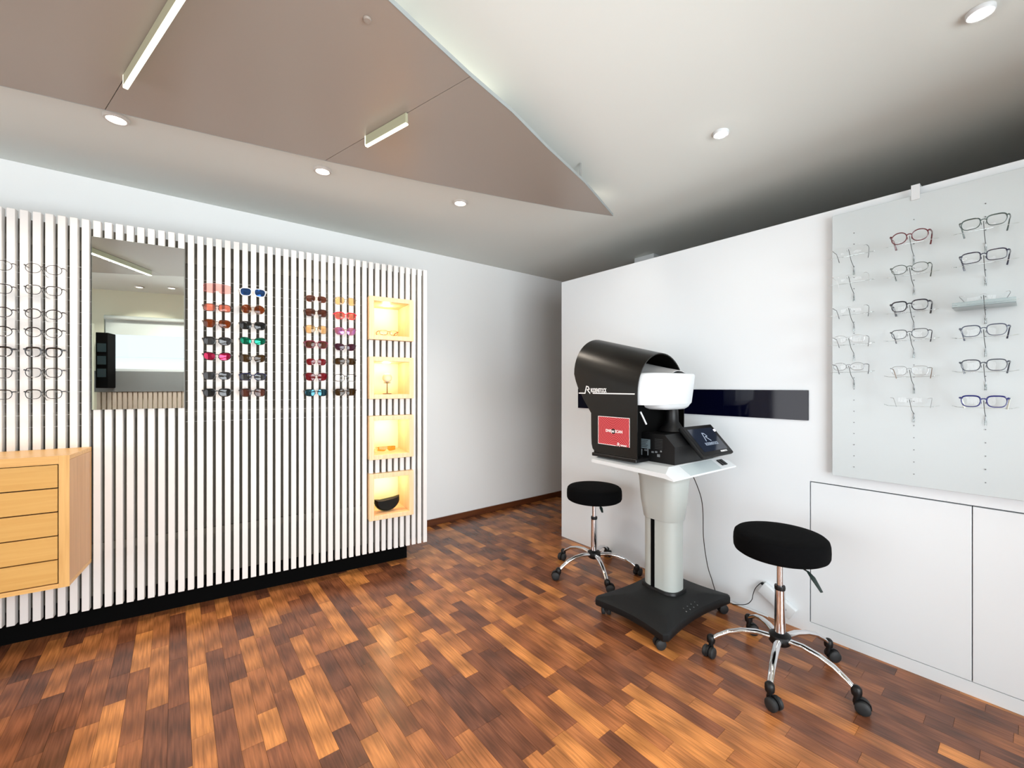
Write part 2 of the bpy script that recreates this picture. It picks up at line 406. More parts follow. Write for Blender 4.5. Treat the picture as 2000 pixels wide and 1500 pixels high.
# small white box on the ceiling behind the partition
p1 = at_z(1240, 505, CEIL); p2 = at_z(1277, 494, CEIL); p3 = at_z(1290, 500, CEIL)
mi = ROOM.inverted(); q1, q2, q3 = mi @ p1, mi @ p2, mi @ p3
o = MB().box(min(q1.x, q2.x), max(q3.x, q2.x+.12), min(q2.y, q1.y), max(q2.y, q1.y), CEIL-.10, CEIL-.0005, .004, 1).obj('ceiling_box', M_whitep, None, ROOM)
o['label'] = 'small white box on the dark ceiling just above the partition edge'; o['category'] = 'vent'

# ------------------------------------------------------------------ suspended taupe ceiling panel
PZ = 2.33; PTK = .012
def zc(px, py): q = at_z(px, py, PZ); return (q.x, q.y)
left = [(-3.3, .55), (-2.85, .92), (-2.4, 1.22)]+[zc(*p) for p in ((0, 167), (100, 190), (205, 215), (420, 265), (635, 314), (820, 354), (1000, 389), (1100, 408))]
tip = [zc(1197, 422)]
right = [zc(*p) for p in ((1141, 357), (1067, 288), (1000, 220), (915, 147), (840, 78), (757, 0))]+[(-.60, .60), (-.794, .156), (-1.02, -.14), (-1.264, -.442), (-1.7, -.95), (-2.2, -1.35), (-3.3, -1.4)]
poly = left+tip+right
if sum(poly[i][0]*poly[(i+1) % len(poly)][1]-poly[(i+1) % len(poly)][0]*poly[i][1] for i in range(len(poly))) < 0: poly = poly[::-1]
LN = Vector((.59, .807)); LD = Vector((.807, -.59))
def clip(poly, n, c, keep):
    out = []
    for i in range(len(poly)):
        a, b = Vector(poly[i]), Vector(poly[(i+1) % len(poly)]); da, db = (a.dot(n)-c)*keep, (b.dot(n)-c)*keep
        if da >= 0: out.append(tuple(a))
        if (da > 0) != (db > 0): out.append(tuple(a+(b-a)*(da/(da-db))))
    return out
def dline(p): return Vector(p).dot(LN)
cB, cA, cC = dline(zc(635, 314)), dline(zc(205, 215)), dline((-1.588, .534))
cB = (cB+dline(zc(915, 152)))/2; g = .0012
CP = thing('suspended_ceiling_panel', 'large taupe pointed board hanging just below the white ceiling', 'ceiling panel', T(0, 0, 0))
for lo, hi in ((cB+g, 9), (cA+g, cB-g), (cC+g, cA-g), (-9, cC-g)):
    pp = clip(clip(poly, LN, lo, 1), LN, hi, -1)
    if len(pp) > 2:
        MB().prism(pp, PZ+.0008, PZ+PTK).obj('board', M_panelb, CP)
        # pale edge band under/around: thin lip that follows the rim
rim = MB()
for i in range(len(poly)):
    a, b2 = Vector(poly[i]), Vector(poly[(i+1) % len(poly)]); n2 = Vector(((b2-a).y, -(b2-a).x)).normalized()*.002
    rim.add([(*a, PZ), (*b2, PZ), (*(b2+n2), PZ), (*(a+n2), PZ), (*a, PZ+PTK+.004), (*b2, PZ+PTK+.004), (*(b2+n2), PZ+PTK+.004), (*(a+n2), PZ+PTK+.004)],
            [(0,3,2,1), (4,5,6,7), (0,1,5,4), (1,2,6,5), (2,3,7,6), (3,0,4,7)])
rim.obj('edge_band', M_edge, CP)
for (px, py) in ((1127, 352),): pass
hp = at_z(1134, 357, PZ)
for (hx, hy) in ((hp.x, hp.y), (-.33, 1.35), (-1.2, 1.75), (-.8, .4), (-2.2, .9)):
    MB().lathe([(.005, 0), (.005, CEIL-PZ-PTK-.001)], 12, (hx, hy, PZ+PTK+.0005)).obj('hanger', M_chrome, CP)
sp = at_z(717, 37, PZ)
MB().lathe([(.001, -.006), (.010, -.006), (.012, -.001), (.012, -.0002)], 16, (sp.x, sp.y, PZ)).obj('screw_cover', M_panelb, CP)
def blade(s, length, label, adj=0):
    a = math.atan2(LD.y, LD.x)
    t = thing('light_blade', label, 'lamp', T(s[0], s[1], PZ) @ RZ(a), 'lit acrylic blades under the ceiling panel')
    MB().box(0, length, -.006, .006, -.040, -.0005, .0012, 1).obj('acrylic_sheet', M_blade, t)
    MB().box(-.001, length+.001, -.0068, .0068, -.047, -.0405, .001, 1).obj('lit_edge', M_blade_edge, t)
    MB().box(-.0045, -.0012, -.006, .006, -.040, -.0005).obj('end_cap', M_blade_edge, t)
    l = bpy.data.lights.new('blade_lamp', 'AREA'); l.shape = 'RECTANGLE'; l.size = length*.96; l.size_y = .018; l.energy = 5*length; l.color = (1, .99, .90)
    lo = bpy.data.objects.new('lamp', l); COL.objects.link(lo); lo.parent = t; lo.location = (length/2, 0, -.049)
blade(zc(245, 147), .80, 'long lit acrylic blade under the ceiling panel, running off the top of the picture')
pb = zc(716, 266); pe = zc(797, 222)
blade(pb, (Vector(pe)-Vector(pb)).length, 'short lit acrylic blade under the middle of the ceiling panel')
blade((-1.037-.807*.95, .119+.59*.95), .95, 'lit acrylic blade seen as a white line in the mirror')

# fluorescent tubes lying on top of the board, lighting the white ceiling above it
for (a, b2, lab) in ((zc(1000, 240), zc(700, -40), 'fluorescent tube on top of the ceiling panel along its right edge'),
                     ((-.85, .35), (-1.3, -.35), 'fluorescent tube on top of the ceiling panel behind the viewer')):
    A, B = Vector(a)+Vector((-.10, .02)), Vector(b2)+Vector((-.27, .05)); d = B-A
    t = thing('tube_lamp', lab, 'lamp', T(A.x, A.y, PZ+PTK) @ RZ(math.atan2(d.y, d.x)), 'tubes above the ceiling panel')
    MB().tube([(0, 0, .022), (d.length, 0, .022)], .010, 12).obj('tube', mat('tube_glow', (255, 255, 240), .5, emit=(255, 253, 232), estr=9), t)
    for x in (.0, d.length): MB().box(x-.012, x+.012, -.012, .012, .0006, .034).obj('socket', M_whitep, t)

# ------------------------------------------------------------------ recessed downlights
def downlight(x, y, label, power, ang=125, col=(1, .93, .84), group='recessed ceiling downlights', r=.046, glare=False):
    t = thing('downlight', label, 'ceiling lamp', T(x, y, CEIL), group)
    MB().lathe([(r, -.0005), (r, -.010), (r-.003, -.014), (r-.011, -.014), (r-.013, -.010), (r-.013, -.0005)], 28).obj('rim', M_whitep if glare else M_rim, t)
    if glare: MB().lathe([((r-.012)*math.sin(pi/2*k/6)+.0004, -.009-.016*math.cos(pi/2*k/6)) for k in range(7)]+[(r-.012, -.001)], 28).obj('lens', M_glare, t)
    else: MB().lathe([(.0005, -.009), (r-.014, -.009), (r-.014, -.001)], 28).obj('lens', M_white_emit, t)
    l = bpy.data.lights.new('downlight_lamp', 'SPOT'); l.energy = power; l.spot_size = R(ang); l.spot_blend = .8; l.color = col; l.shadow_soft_size = .015 if glare else .04
    lo = bpy.data.objects.new('lamp', l); COL.objects.link(lo); lo.parent = t; lo.location = (0, 0, -.03)
    return t
def dl_px(px, py, label, power, **k):
    q = at_z(px, py, CEIL); return downlight(q.x, q.y, label, power, **k)
dl_px(227, 229, 'round downlight above the mirror, leftmost of the row beside the ceiling panel', 38, col=(1, .88, .74))
dl_px(630, 331, 'round downlight in the middle of the row beside the ceiling panel', 38, col=(1, .88, .74))
dl_px(899, 394, 'smallest round downlight, rightmost of the row beside the ceiling panel', 38, col=(1, .88, .74))
for xx_, d_ in ((-3.0, 'left'), (-1.9, 'right')):
    q = ROOM @ Vector((xx_, -4.05, 0)); downlight(q.x, q.y, 'added fill downlight behind the viewer beside the cream bulkhead, %s of two' % d_, 110)  # pair added to brighten the rear wall in the mirror image
dl_px(1408, 258, 'round glaring downlight in the open white ceiling right of the panel', 6, glare=True, r=.034)
dl_px(1915, 20, 'glaring downlight at the top right corner of the picture', 5, glare=True, r=.034)
dl_px(1158, 386, 'downlight hidden just behind the pointed tip of the ceiling panel', 6, glare=True, r=.034)
q = ROOM @ Vector((-3.1, -4.0, 0)); downlight(-.36, -1.02, 'downlight behind the viewer, seen in the mirror', 40)
downlight(-2.46, 1.40, 'downlight left of the picture, above the wooden drawers', 30)
downlight(1.98, .70, 'downlight right of the picture', 4)

# ------------------------------------------------------------------ slatted wall
SL = thing('slatted_wall', 'free standing wall of white vertical slats that carries the spectacles', 'slat wall', SLAT)
SZ0, SZ1, PITCH, SLW, SLD = .12, 2.083, .0422, .0275, .034
NX0, NX1 = -.413, -.110       # niche column
NTOPS = [(1.849, 1.560), (1.444, 1.160), (1.045, .752), (.655, .345)]
segs = [(SZ0, .345-.001), (.655+.001, .752-.001), (1.045+.001, 1.160-.001), (1.444+.001, 1.560-.001), (1.849+.001, SZ1)]
full = None; segsrc = {}
def slat_box(z0, z1, w=SLW): return MB().box(-w/2, w/2, 0, SLD, z0, z1, .0012, 1)
for k in range(63):
    xc = -.0135-k*PITCH
    if NX0-SLW/2+.002 < xc < NX1+SLW/2-.002:
        for i, (a, b) in enumerate(segs):
            if i not in segsrc: segsrc[i] = slat_box(a, b).obj('slat', M_slat, SL, T(xc, 0, 0))
            else: link_copy(segsrc[i], 'slat', SL, T(xc, 0, 0))
    elif full is None: full = slat_box(SZ0, SZ1).obj('slat', M_slat, SL, T(xc, 0, 0))
    else: link_copy(full, 'slat', SL, T(xc, 0, 0))
XL = -.0135-62*PITCH-.02
bk = MB(); yb0, yb1 = .052, .066
bk.box(XL, NX0-.001, yb0, yb1, SZ0+.05, SZ1-.03); bk.box(NX1+.001, 0, yb0, yb1, SZ0+.05, SZ1-.03)
zz = [(SZ0+.05, .344), (.656, .751), (1.046, 1.159), (1.445, 1.559), (1.850, SZ1-.03)]
for a, b in zz: bk.box(NX0, NX1, yb0, yb1, a, b)
bk.obj('backing_board', M_back, SL)
rl = MB()
for z in (.42, 1.10, 1.95):
    for (a, b) in ((XL, NX0-.004), (NX1+.004, 0)): rl.box(a, b, SLD+.0003, yb0-.0003, z-.02, z+.02)
rl.obj('cross_batten', M_back, SL)
MB().box(XL+.05, -.12, .09, .26, .0005, SZ0+.2).obj('plinth', M_blackm, SL)
MB().box(XL, -.004, yb1+.0005, .085, SZ0+.02, .34).obj('rear_rail', M_blackm, SL)
# thin clear wires the spectacles hang on
for k in range(15):
    z = 1.05+k*.0565
    for (a, b) in ((XL, -1.765), (-1.388, -.425)):
        MB().tube([(a, .006, z), (b, .006, z)], .0006, 5).obj('hanging_wire', M_whitep, SL)

# mirror on the slats
MR = thing('wall_mirror', 'tall frameless rectangular mirror fixed on the slats left of the sunglasses', 'mirror', SLAT @ T(-1.576, -.0065, 1.128))
MB().box(-.1835, .1835, -.0055, -.0052, 0, .870).obj('silver_face', M_mirror, MR)
MB().box(-.184, .184, -.0050, .004, -.0005, .8705).obj('glass_edge', M_mirror_edge, MR)

# four lit niches
niche_labels = ['topmost lit beech display niche with gold spectacles', 'second lit beech niche from the top, with a globe stand',
                'third lit beech niche from the top, with amber glasses', 'lowest lit beech niche, with a dark goggle case']
for i, (zt, zb) in enumerate(NTOPS):
    w_, h_, d_ = NX1-NX0-.001, zt-zb, .25
    t = thing('display_niche', niche_labels[i], 'display box', SLAT @ T((NX0+NX1)/2, 0, zb), 'lit display niches')
    a = w_/2; fr = .030
    f = MB()
    y0, y1 = -.035, d_
    f.box(-a, -a+fr, y0, y1, 0, h_, .001, 1); f.box(a-fr, a, y0, y1, 0, h_, .001, 1)
    f.box(-a+fr+.0002, a-fr-.0002, y0, y1, 0, fr, .001, 1); f.box(-a+fr+.0002, a-fr-.0002, y0, y1, h_-fr, h_, .001, 1)
    f.obj('box_frame', M_beech, t)
    MB().box(-a+fr, a-fr, y1-.012, y1-.001, fr, h_-fr).obj('back_panel', mat('pale_niche_back', (246, 228, 190), .6), t)
    MB().lathe([(.0005, -.004), (.026, -.004), (.030, -.001), (.030, -.0002)], 20, (0, .11, h_-fr)).obj('lamp_disc', M_warm_emit, t)
    l = bpy.data.lights.new('niche_lamp', 'POINT'); l.energy = 1.15; l.color = (1, .86, .63); l.shadow_soft_size = .02
    lo = bpy.data.objects.new('lamp', l); COL.objects.link(lo); lo.parent = t; lo.location = (0, .11, h_-fr-.03)

# ------------------------------------------------------------------ drawers unit on the slats
DZ0, DZ1, DD = .362, .942, .298
DX1 = -1.763; DX0 = -2.9
DR = thing('drawer_unit', 'wall hung maple cabinet of flat drawers at the left edge', 'cabinet', SLAT @ T(DX1, 0, DZ0))
W = DX1-DX0; H = DZ1-DZ0; ft = .030
MB().box(-W, 0, -DD, -.001, H-.02, H, .001, 1).obj('top_board', M_maple_x, DR)
MB().box(-W, 0, -DD, -.001, 0, .018, .001, 1).obj('bottom_board', M_maple_x, DR)
MB().box(-.02, 0, -DD, -.001, .0185, H-.0205, .001, 1).obj('side_board', M_mapled, DR)
MB().box(-W, -W+.02, -DD, -.001, .0185, H-.0205, .001, 1).obj('side_board', M_mapled, DR)
fx = MB().box(-.0295, -.0205, -DD, -.03, .0185, H-.0205); fx.box(-W+.0205, -.03, -DD+.02, -DD+.03, .0185, H-.0205); fx.obj('inner_frame', M_dark, DR)
MB().box(-.0335, 0, -DD-.002, -DD-.0002, 0, H).obj('front_edge', M_maple_z, DR)
MB().box(-W, -.0338, -DD-.002, -DD-.0002, 0, .0187).obj('front_edge', M_maple_x, DR)
MB().box(-W, -.0338, -DD-.002, -DD-.0002, H-.036, H).obj('front_edge', M_maple_x, DR)
z0 = .0200
dh = (H-.037-z0)/5
for cx0, cx1 in ((-.62, -.035), (-W+.022, -.624)):
    for k in range(5):
        MB().box(cx0, cx1-.003, -DD+.001, -DD+.018, z0+k*dh+.0026, z0+(k+1)*dh-.0026, .0006, 1).obj('drawer', M_mapleface, DR)

# ------------------------------------------------------------------ spectacles
def lens_outline(shape, w_, h_, n=26):
    P = []
    for k in range(n):
        a = 2*pi*k/n; c, s_ = math.cos(a), math.sin(a)
        if shape == 'oval': e = 2.15
        elif shape == 'round': e = 2.0
        elif shape == 'rect': e = 3.6
        elif shape == 'soft': e = 3.3
        else: e = 3.0
        x = math.copysign(abs(c)**(2/e), c)*w_/2; z = math.copysign(abs(s_)**(2/e), s_)*h_/2
        if shape in ('soft', 'pilot', 'wrap'): 
            if z < 0: x *= 1-.16*abs(z)/(h_/2)
        if shape == 'pilot' and z < 0: z *= 1.12; x += .0025*(abs(z)/(h_/2))
        if shape == 'wrap': z += x*.10
        if shape == 'cat' and z > 0 and x > 0: z += .18*x
        P.append((x, z))
    return P
glass_cache = {}
def make_glasses(M, name, label, cat, group, shape='oval', fcol=(30, 28, 30), lens='clear', rim=.0015, brow=0, fmetal=False,
                 tl=.085, drop=.03, lw=.054, lh=.034, tip=None, rimless=False, scale=1.0, gapw=.016, shield=False, tcol=None, curve=1.2):
    """local frame: x right, z up, -y faces the viewer; origin at the bridge"""
    t = thing(name, label, cat, M @ Matrix.Scale(scale, 4), group)
    key = (fcol, fmetal); fm = mat('frame_%d_%d_%d%s' % (*fcol, '_metal' if fmetal else ''), fcol, .25 if not fmetal else .3, 1 if fmetal else 0, coat=.3)
    cx = gapw/2+lw/2
    yc = lambda x: curve*x*x*1.0
    half = gapw/2+lw
    if shield:
        top, bot, mid = [], [], []
        n = 28; rows = []
        for r_ in range(7):
            v = r_/6; row = []
            for k in range(n+1):
                u = -1+2*k/n; x = u*half*1.0
                hz = lh*.5*(1-.25*abs(u)**3); zt = hz; zb = -hz+ (.016*math.exp(-(u/.16)**2))
                z = zb+(zt-zb)*v; row.append((x, 2.6*x*x, z))
            rows.append(row)
        MB().sheet(rows, .0012).obj('lens', lens, t)
        MB().tube([(r2[0], r2[1]-.0003, r2[2]+.0006) for r2 in rows[-1]], rim, 6).obj('frame', fm, t)
        ey = 2.6*half*half
    else:
        fr = MB(); 
        for sd in (-1, 1):
            P = lens_outline(shape, lw, lh)
            pts = [(sd*(cx+x), yc(cx+x), z) for x, z in P]
            rr = [rim*(1+brow*max(0, z/(lh/2))) for x, z in P]
            if not rimless: fr.tube(pts, rr, 6, closed=True)
            # lens, slightly domed
            V = [(sd*cx, yc(cx)-.0016, 0)]+[(sd*(cx+x*.55), yc(cx+x*.55)-.0012, z*.55) for x, z in P]+[(sd*(cx+x*.985), yc(cx+x), z*.985) for x, z in P]
            n = len(P); Fc = [(0, 1+k, 1+(k+1) % n) for k in range(n)]+[(1+k, 1+n+k, 1+n+(k+1) % n, 1+(k+1) % n) for k in range(n)]
            if sd < 0: Fc = [q[::-1] for q in Fc]
            # back face gives the lens thickness
            nb = len(V); V2 = [(a, b+.0016, c) for a, b, c in V]
            Fc += [tuple(i+nb for i in q)[::-1] for q in Fc]
            Fc += [(1+n+k, 1+n+nb+k, 1+n+nb+(k+1) % n, 1+n+(k+1) % n) for k in range(n)]
            MB().add(V, [], True)
            lm = MB(); lm.add(V+V2, Fc, True); lm.obj('lens', lens, t)
            ex = half
            fr.tube([(sd*(ex-.003), yc(ex-.003), lh*.24), (sd*(ex+.004), yc(ex)+.001, lh*.30), (sd*(ex+.006), yc(ex)+.008, lh*.30)], [rim*1.6, rim*1.9, rim*1.4], 6)
        bz = lh*.16
        fr.tube([(-gapw/2-.001, yc(gapw/2), bz), (-gapw*.2, -.001, bz+.0035), (gapw*.2, -.001, bz+.0035), (gapw/2+.001, yc(gapw/2), bz)], rim*1.25, 6)
        for sd in (-1, 1): fr.tube([(sd*gapw*.45, .001, -.001), (sd*gapw*.36, .006, -.004), (sd*gapw*.40, .007, -.010)], .0009, 5)
        fr.obj('frame', fm, t); ey = yc(half)+.008
    tm = fm if tcol is None else mat('temple_%d_%d_%d' % tcol, tcol, .3)
    hz = lh*.30
    for sd in (-1, 1):
        ex = half+.006 if not shield else half
        tp = [(sd*ex, ey, hz), (sd*(ex+.001), ey+tl*.55, hz-.001), (sd*(ex-.002), ey+tl, hz-.004)]
        if drop: tp += [(sd*(ex-.006), ey+tl+.45*drop, hz-.004-drop*.75), (sd*(ex-.009), ey+tl+.55*drop, hz-.004-drop*1.25)]
        MB().tube(tp, [rim*1.3, rim*1.2, rim*1.3]+([rim*1.5, rim*1.7] if drop else []), 6, flat=1.5).obj('temple', tm, t)
    return t
G = {
 'clear': glassy('clear_lens', (254, 254, 254), .0, .0),
 'pink': glassy('pink_lens', (254, 226, 224), .05, .01, body=(240, 150, 150)),
 'coral': glassy('coral_lens', (246, 192, 176), .14, .01, body=(226, 140, 120)),
 'amber': glassy('amber_brown_lens', (186, 122, 74), .25, .01, body=(120, 62, 30)),
 'brown': glassy('brown_lens', (168, 124, 108), .26, .01, body=(100, 62, 50)),
 'olive': glassy('olive_brown_lens', (140, 112, 70), .32, .01, body=(74, 54, 28)),
 'grey': glassy('smoke_grey_lens', (140, 142, 146), .25, .02, body=(60, 62, 64)),
 'black': glassy('black_lens', (96, 100, 102), .42, .02, body=(26, 28, 30)),
 'greenm': glassy('green_mirror_lens', (30, 90, 70), .6, .18, .05, (60, 190, 150), (14, 80, 60)),
 'bluem': glassy('blue_mirror_lens', (40, 70, 120), .6, .12, .05, (70, 130, 230), (40, 62, 96)),
 'redm': glassy('magenta_mirror_lens', (140, 30, 60), .6, .18, .05, (255, 90, 130), (130, 20, 50)),
 'redt': glassy('red_lens', (180, 76, 88), .35, .02, body=(130, 24, 38)),
 'plum': glassy('plum_lens', (140, 84, 108), .4, .02, body=(74, 28, 50)),
 'yellow': glassy('peach_yellow_lens', (253, 232, 200), .06, .01, body=(238, 204, 160)),
 'lilac': glassy('lilac_mirror_lens', (246, 205, 200), .12, .25, .06, (190, 130, 255), (230, 160, 160)),
 'teal': glassy('petrol_lens', (96, 130, 142), .35, .12, .04, (120, 190, 210), (34, 60, 72)),
}
ordn = ['topmost', 'second from top', 'third from top', 'fourth from top', 'third from bottom', 'second from bottom', 'lowest']
def hang(px, py, label, name='sunglasses', off=-.062, **k):
    p = on_plane(px, py, SLAT, off)
    t = make_glasses(SLAT @ T(p.x, p.y, p.z), name, label, k.pop('cat', 'sunglasses'), k.pop('group', 'sunglasses on the slatted wall'), tl=-off-.034 if 'tl' not in k else k.pop('tl'), drop=.0, **k)
    # clear nose hook that carries it, fixed to the slats
    MB().tube([(p.x, -.0005, p.z-.028), (p.x, off*.6, p.z-.028), (p.x, off+.004, p.z-.004)], .0011, 6).obj('nose_hook', M_clear, SL)
cols = [
 ('first', 424, [564, 601, 632, 666, 696, 734, 767], [
  ('pale pink shield', dict(shield=True, lens=G['pink'], fcol=(190, 150, 150), rim=.0010, lh=.046)),
  ('black rimmed coral lens', dict(shape='rect', lens=G['coral'], fcol=(40, 24, 24), rim=.0016)),
  ('amber brown half rim', dict(shape='soft', lens=G['amber'], fcol=(70, 60, 54), rim=.0012, lh=.038)),
  ('smoky grey', dict(shape='soft', lens=G['grey'], fcol=(22, 26, 28), rim=.0022, brow=.4, lh=.036)),
  ('magenta mirrored wraparound', dict(shape='wrap', lens=G['redm'], fcol=(30, 16, 20), rim=.0017, lh=.036)),
  ('slim smoke lens', dict(shape='soft', lens=G['grey'], fcol=(60, 60, 64), rim=.0013, lh=.036)),
  ('solid black', dict(shape='soft', lens=G['black'], fcol=(12, 16, 16), rim=.0024, brow=.4, lh=.036))]),
 ('second', 494, [571, 604, 636, 666, 700, 736, 767], [
  ('white framed blue lens', dict(shape='soft', lens=G['bluem'], fcol=(225, 228, 232), rim=.0022, lh=.038)),
  ('round brown', dict(shape='round', lens=G['amber'], fcol=(120, 96, 60), rim=.0011, fmetal=True, lw=.05, lh=.042)),
  ('dark chrome topped', dict(shape='soft', lens=G['black'], fcol=(40, 40, 42), rim=.0018, brow=.5, lh=.038)),
  ('green mirrored', dict(shape='wrap', lens=G['greenm'], fcol=(14, 44, 40), rim=.0016, lh=.034)),
  ('olive brown half rim', dict(shape='wrap', lens=G['olive'], fcol=(24, 20, 18), rim=.0015, lh=.036)),
  ('blue browed smoke', dict(shape='soft', lens=G['grey'], fcol=(16, 26, 66), rim=.0020, brow=.6, lh=.034)),
  ('black with brown lens', dict(shape='soft', lens=G['brown'], fcol=(16, 18, 22), rim=.0019, brow=.5, lh=.038))]),
 ('third', 618, [584, 611, 643, 673, 707, 736, 767], [
  ('rimless brown', dict(shape='soft', lens=G['brown'], fcol=(150, 120, 110), rim=.0008, fmetal=True, lw=.05)),
  ('dark rimmed grey brown', dict(shape='soft', lens=G['brown'], fcol=(56, 42, 42), rim=.0018, brow=.4, lh=.038)),
  ('thin rimmed peach lens', dict(shape='pilot', lens=G['yellow'], fcol=(80, 60, 60), rim=.0012, lh=.040)),
  ('pink browed brown lens', dict(shape='soft', lens=G['brown'], fcol=(120, 40, 66), rim=.0018, brow=.7, lh=.038)),
  ('rimless dark red lens', dict(shape='soft', lens=G['redt'], fcol=(130, 100, 100), rim=.0008, fmetal=True, lw=.048)),
  ('red mirrored', dict(shape='wrap', lens=G['redt'], fcol=(70, 14, 24), rim=.0014, lh=.040)),
  ('petrol blue lens', dict(shape='soft', lens=G['teal'], fcol=(20, 28, 34), rim=.0015, lh=.036))]),
 ('fourth', 675, [588, 617, 647, 678, 706, 738, 766], [
  ('thin grey rim yellow lens', dict(shape='pilot', lens=G['yellow'], fcol=(110, 106, 100), rim=.0011, lh=.040)),
  ('bright red framed', dict(shape='soft', lens=G['coral'], fcol=(224, 44, 60), rim=.0022, brow=.6, lh=.036)),
  ('lilac mirrored wraparound', dict(shape='wrap', lens=G['lilac'], fcol=(150, 90, 110), rim=.0013, lh=.040)),
  ('plum lens', dict(shape='wrap', lens=G['plum'], fcol=(50, 20, 40), rim=.0015, lh=.036)),
  ('black rimmed amber lens', dict(shape='rect', lens=G['olive'], fcol=(24, 20, 16), rim=.0017, lh=.034)),
  ('black rimmed clear lens', dict(shape='rect', lens=G['clear'], fcol=(24, 22, 22), rim=.0016, lh=.038)),
  ('dark brown', dict(shape='soft', lens=G['olive'], fcol=(20, 12, 12), rim=.0020, brow=.4, lh=.036))]),
]
for cn, px, ys, specs in cols:
    for i, (y, (desc, kw)) in enumerate(zip(ys, specs)):
        hang(px, y, '%s sunglasses, %s in %s column right of mirror' % (desc, ordn[i], cn), scale=.97, curve=3.0, **dict(kw, lh=kw.get('lh', .034)*1.2, lw=kw.get('lw', .055)+.002, gapw=.015))
lf = [('thin dark', 'oval', (52, 44, 44), .0009, 0), ('thin black browline', 'soft', (40, 34, 36), .0010, .5), ('dark oval', 'oval', (44, 38, 42), .0012, .5),
      ('black upper rim', 'oval', (30, 26, 30), .0011, .9), ('bold black', 'soft', (18, 16, 20), .0017, .9), ('black round cornered', 'soft', (28, 24, 28), .0012, .2), ('black browed', 'soft', (20, 18, 22), .0011, .7)]
for c, (px, cnm) in enumerate(((85, 'in full column left of mirror'), (-16, 'in column cut by left picture edge'))):
    ys = [525.5, 567, 613.5, 649.5, 688, 728, 770]
    for i, (d, shp, fc, rm, br) in enumerate(lf):
        y = ys[i] if c == 0 else [516, 562, 608, 646, 686, 729, 771][i]
        hang(px, y, '%s framed clear spectacles, %s %s' % (d, ordn[i], cnm), name='eyeglasses', cat='glasses', group='spectacle frames left of the mirror',
             shape=shp, fcol=fc, rim=rm*1.4, brow=br, lens=G['clear'], lw=.052, lh=.044 if shp == 'oval' else .042, off=-.075)

# ------------------------------------------------------------------ acrylic board on the partition with spectacles
AB = thing('acrylic_display_board', 'tall pale acrylic board on the partition carrying spectacles on pegs', 'display board', PT @ T(1.8487, 0, 0))
MB().box(0, 1.25, -.030, -.024, .818, 2.066, .0012, 1).obj('board', M_acrylic, AB)
pc = on_plane(1788, 378, PT, -.032)
MB().box(pc.x-1.8487-.014, pc.x-1.8487+.014, -.034, -.0305, 2.045, 2.110, .001, 1).obj('hanging_clip', M_whitep, AB)
MB().box(pc.x-1.8487-.014, pc.x-1.8487+.014, -.0303, .05, 2.1065, 2.110, .0005, 1).obj('hanging_clip', M_whitep, AB)
for (sx, sz) in ((.03, .86), (.03, 2.02), (1.2, .86), (1.2, 2.02), (.6, .86)):
    MB().lathe([(.008, 0), (.008, .0225)], 14).xf(Matrix.Rotation(R(90), 4, 'X')).obj('stand_off', M_chrome, AB, T(sx, -.0008, sz))
OFF = -.135
def board_glasses(px, py, label, colx, **k):
    p = on_plane(px, py, PT, OFF)
    k.setdefault('rim', .0014); k['lh'] = k.get('lh', .034)*1.2; k.setdefault('drop', .032)
    make_glasses(PT @ T(p.x, p.y, p.z), 'eyeglasses', label, 'glasses', 'spectacles on the acrylic board', tl=.055, curve=1.6, scale=.96, **k)
    lx = p.x-1.8487
    # steel wire from the board up to the nose, clear bar under the lenses
    bx = colx-1.8487
    MB().tube([(bx, -.0305, p.z-.083), (bx, -.034, p.z-.060), ((lx+bx)/2, -.085, p.z-.040), (lx, OFF+.012, p.z-.006), (lx, OFF+.003, p.z+.003)], .0012, 6).obj('wire_arm', M_wire, AB)
    MB().tube([(lx-.085, OFF+.032, p.z-.020), (lx-.07, OFF+.016, p.z-.024), (lx, OFF+.013, p.z-.026), (lx+.07, OFF+.016, p.z-.024), (lx+.085, OFF+.032, p.z-.020)], .0013, 6).obj('clear_bar', M_clear, AB)
    MB().lathe([(.003, 0), (.003, .024)], 10, (bx, -.034, p.z-.096)).obj('clear_peg', M_clear, AB)
cA_ = on_plane(1668, 560, PT, -.031).x; cB_ = on_plane(1785, 560, PT, -.031).x; cC_ = on_plane(1925, 560, PT, -.031).x
for cxx in (cA_, cB_, cC_):
    z = .87
    while z < 2.0:
        MB().lathe([(.0022, 0), (.0022, .002)], 8).xf(Matrix.Rotation(R(90), 4, 'X')).obj('pin_hole', M_wire, AB, T(cxx-1.8487, -.0304, z)); z += .052
SILV = (190, 192, 194)
gA = [('rimless with dark ear pieces', 488), ('almost invisible rimless', 541), ('rimless with black tips', 603), ('thin silver half rim', 662), ('thin silver oval', 716)]
for i, (d, y) in enumerate(gA):
    board_glasses(1657, y, '%s spectacles, %s in left column of acrylic board' % (d, ['topmost', 'second from top', 'third from top', 'fourth from top', 'lowest'][i]), cA_,
                  shape='soft' if i < 3 else 'oval', fcol=SILV if i != 4 else (120, 122, 126), fmetal=True, rim=.0007 if i < 4 else .0009, rimless=i < 3, lens=G['clear'], lh=.030, lw=.05, tcol=(26, 28, 44) if i in (0, 2, 3, 4) else (200, 204, 206))
gB = [('burgundy round', 462, 'oval', (86, 18, 32), .0019, .3, .040, None), ('dark green metal oval', 524, 'oval', (52, 64, 58), .0013, .2, .033, None),
      ('black rounded', 597, 'soft', (30, 32, 44), .0020, .6, .036, None), ('thin grey', 652, 'soft', (74, 78, 84), .0012, .4, .032, (26, 28, 44)),
      ('thin silver with brown tips', 724, 'soft', (150, 152, 154), .0009, 0, .033, (110, 80, 50)), ('nearly invisible rimless', 782, 'oval', SILV, .0007, 0, .030, (150, 154, 156))]
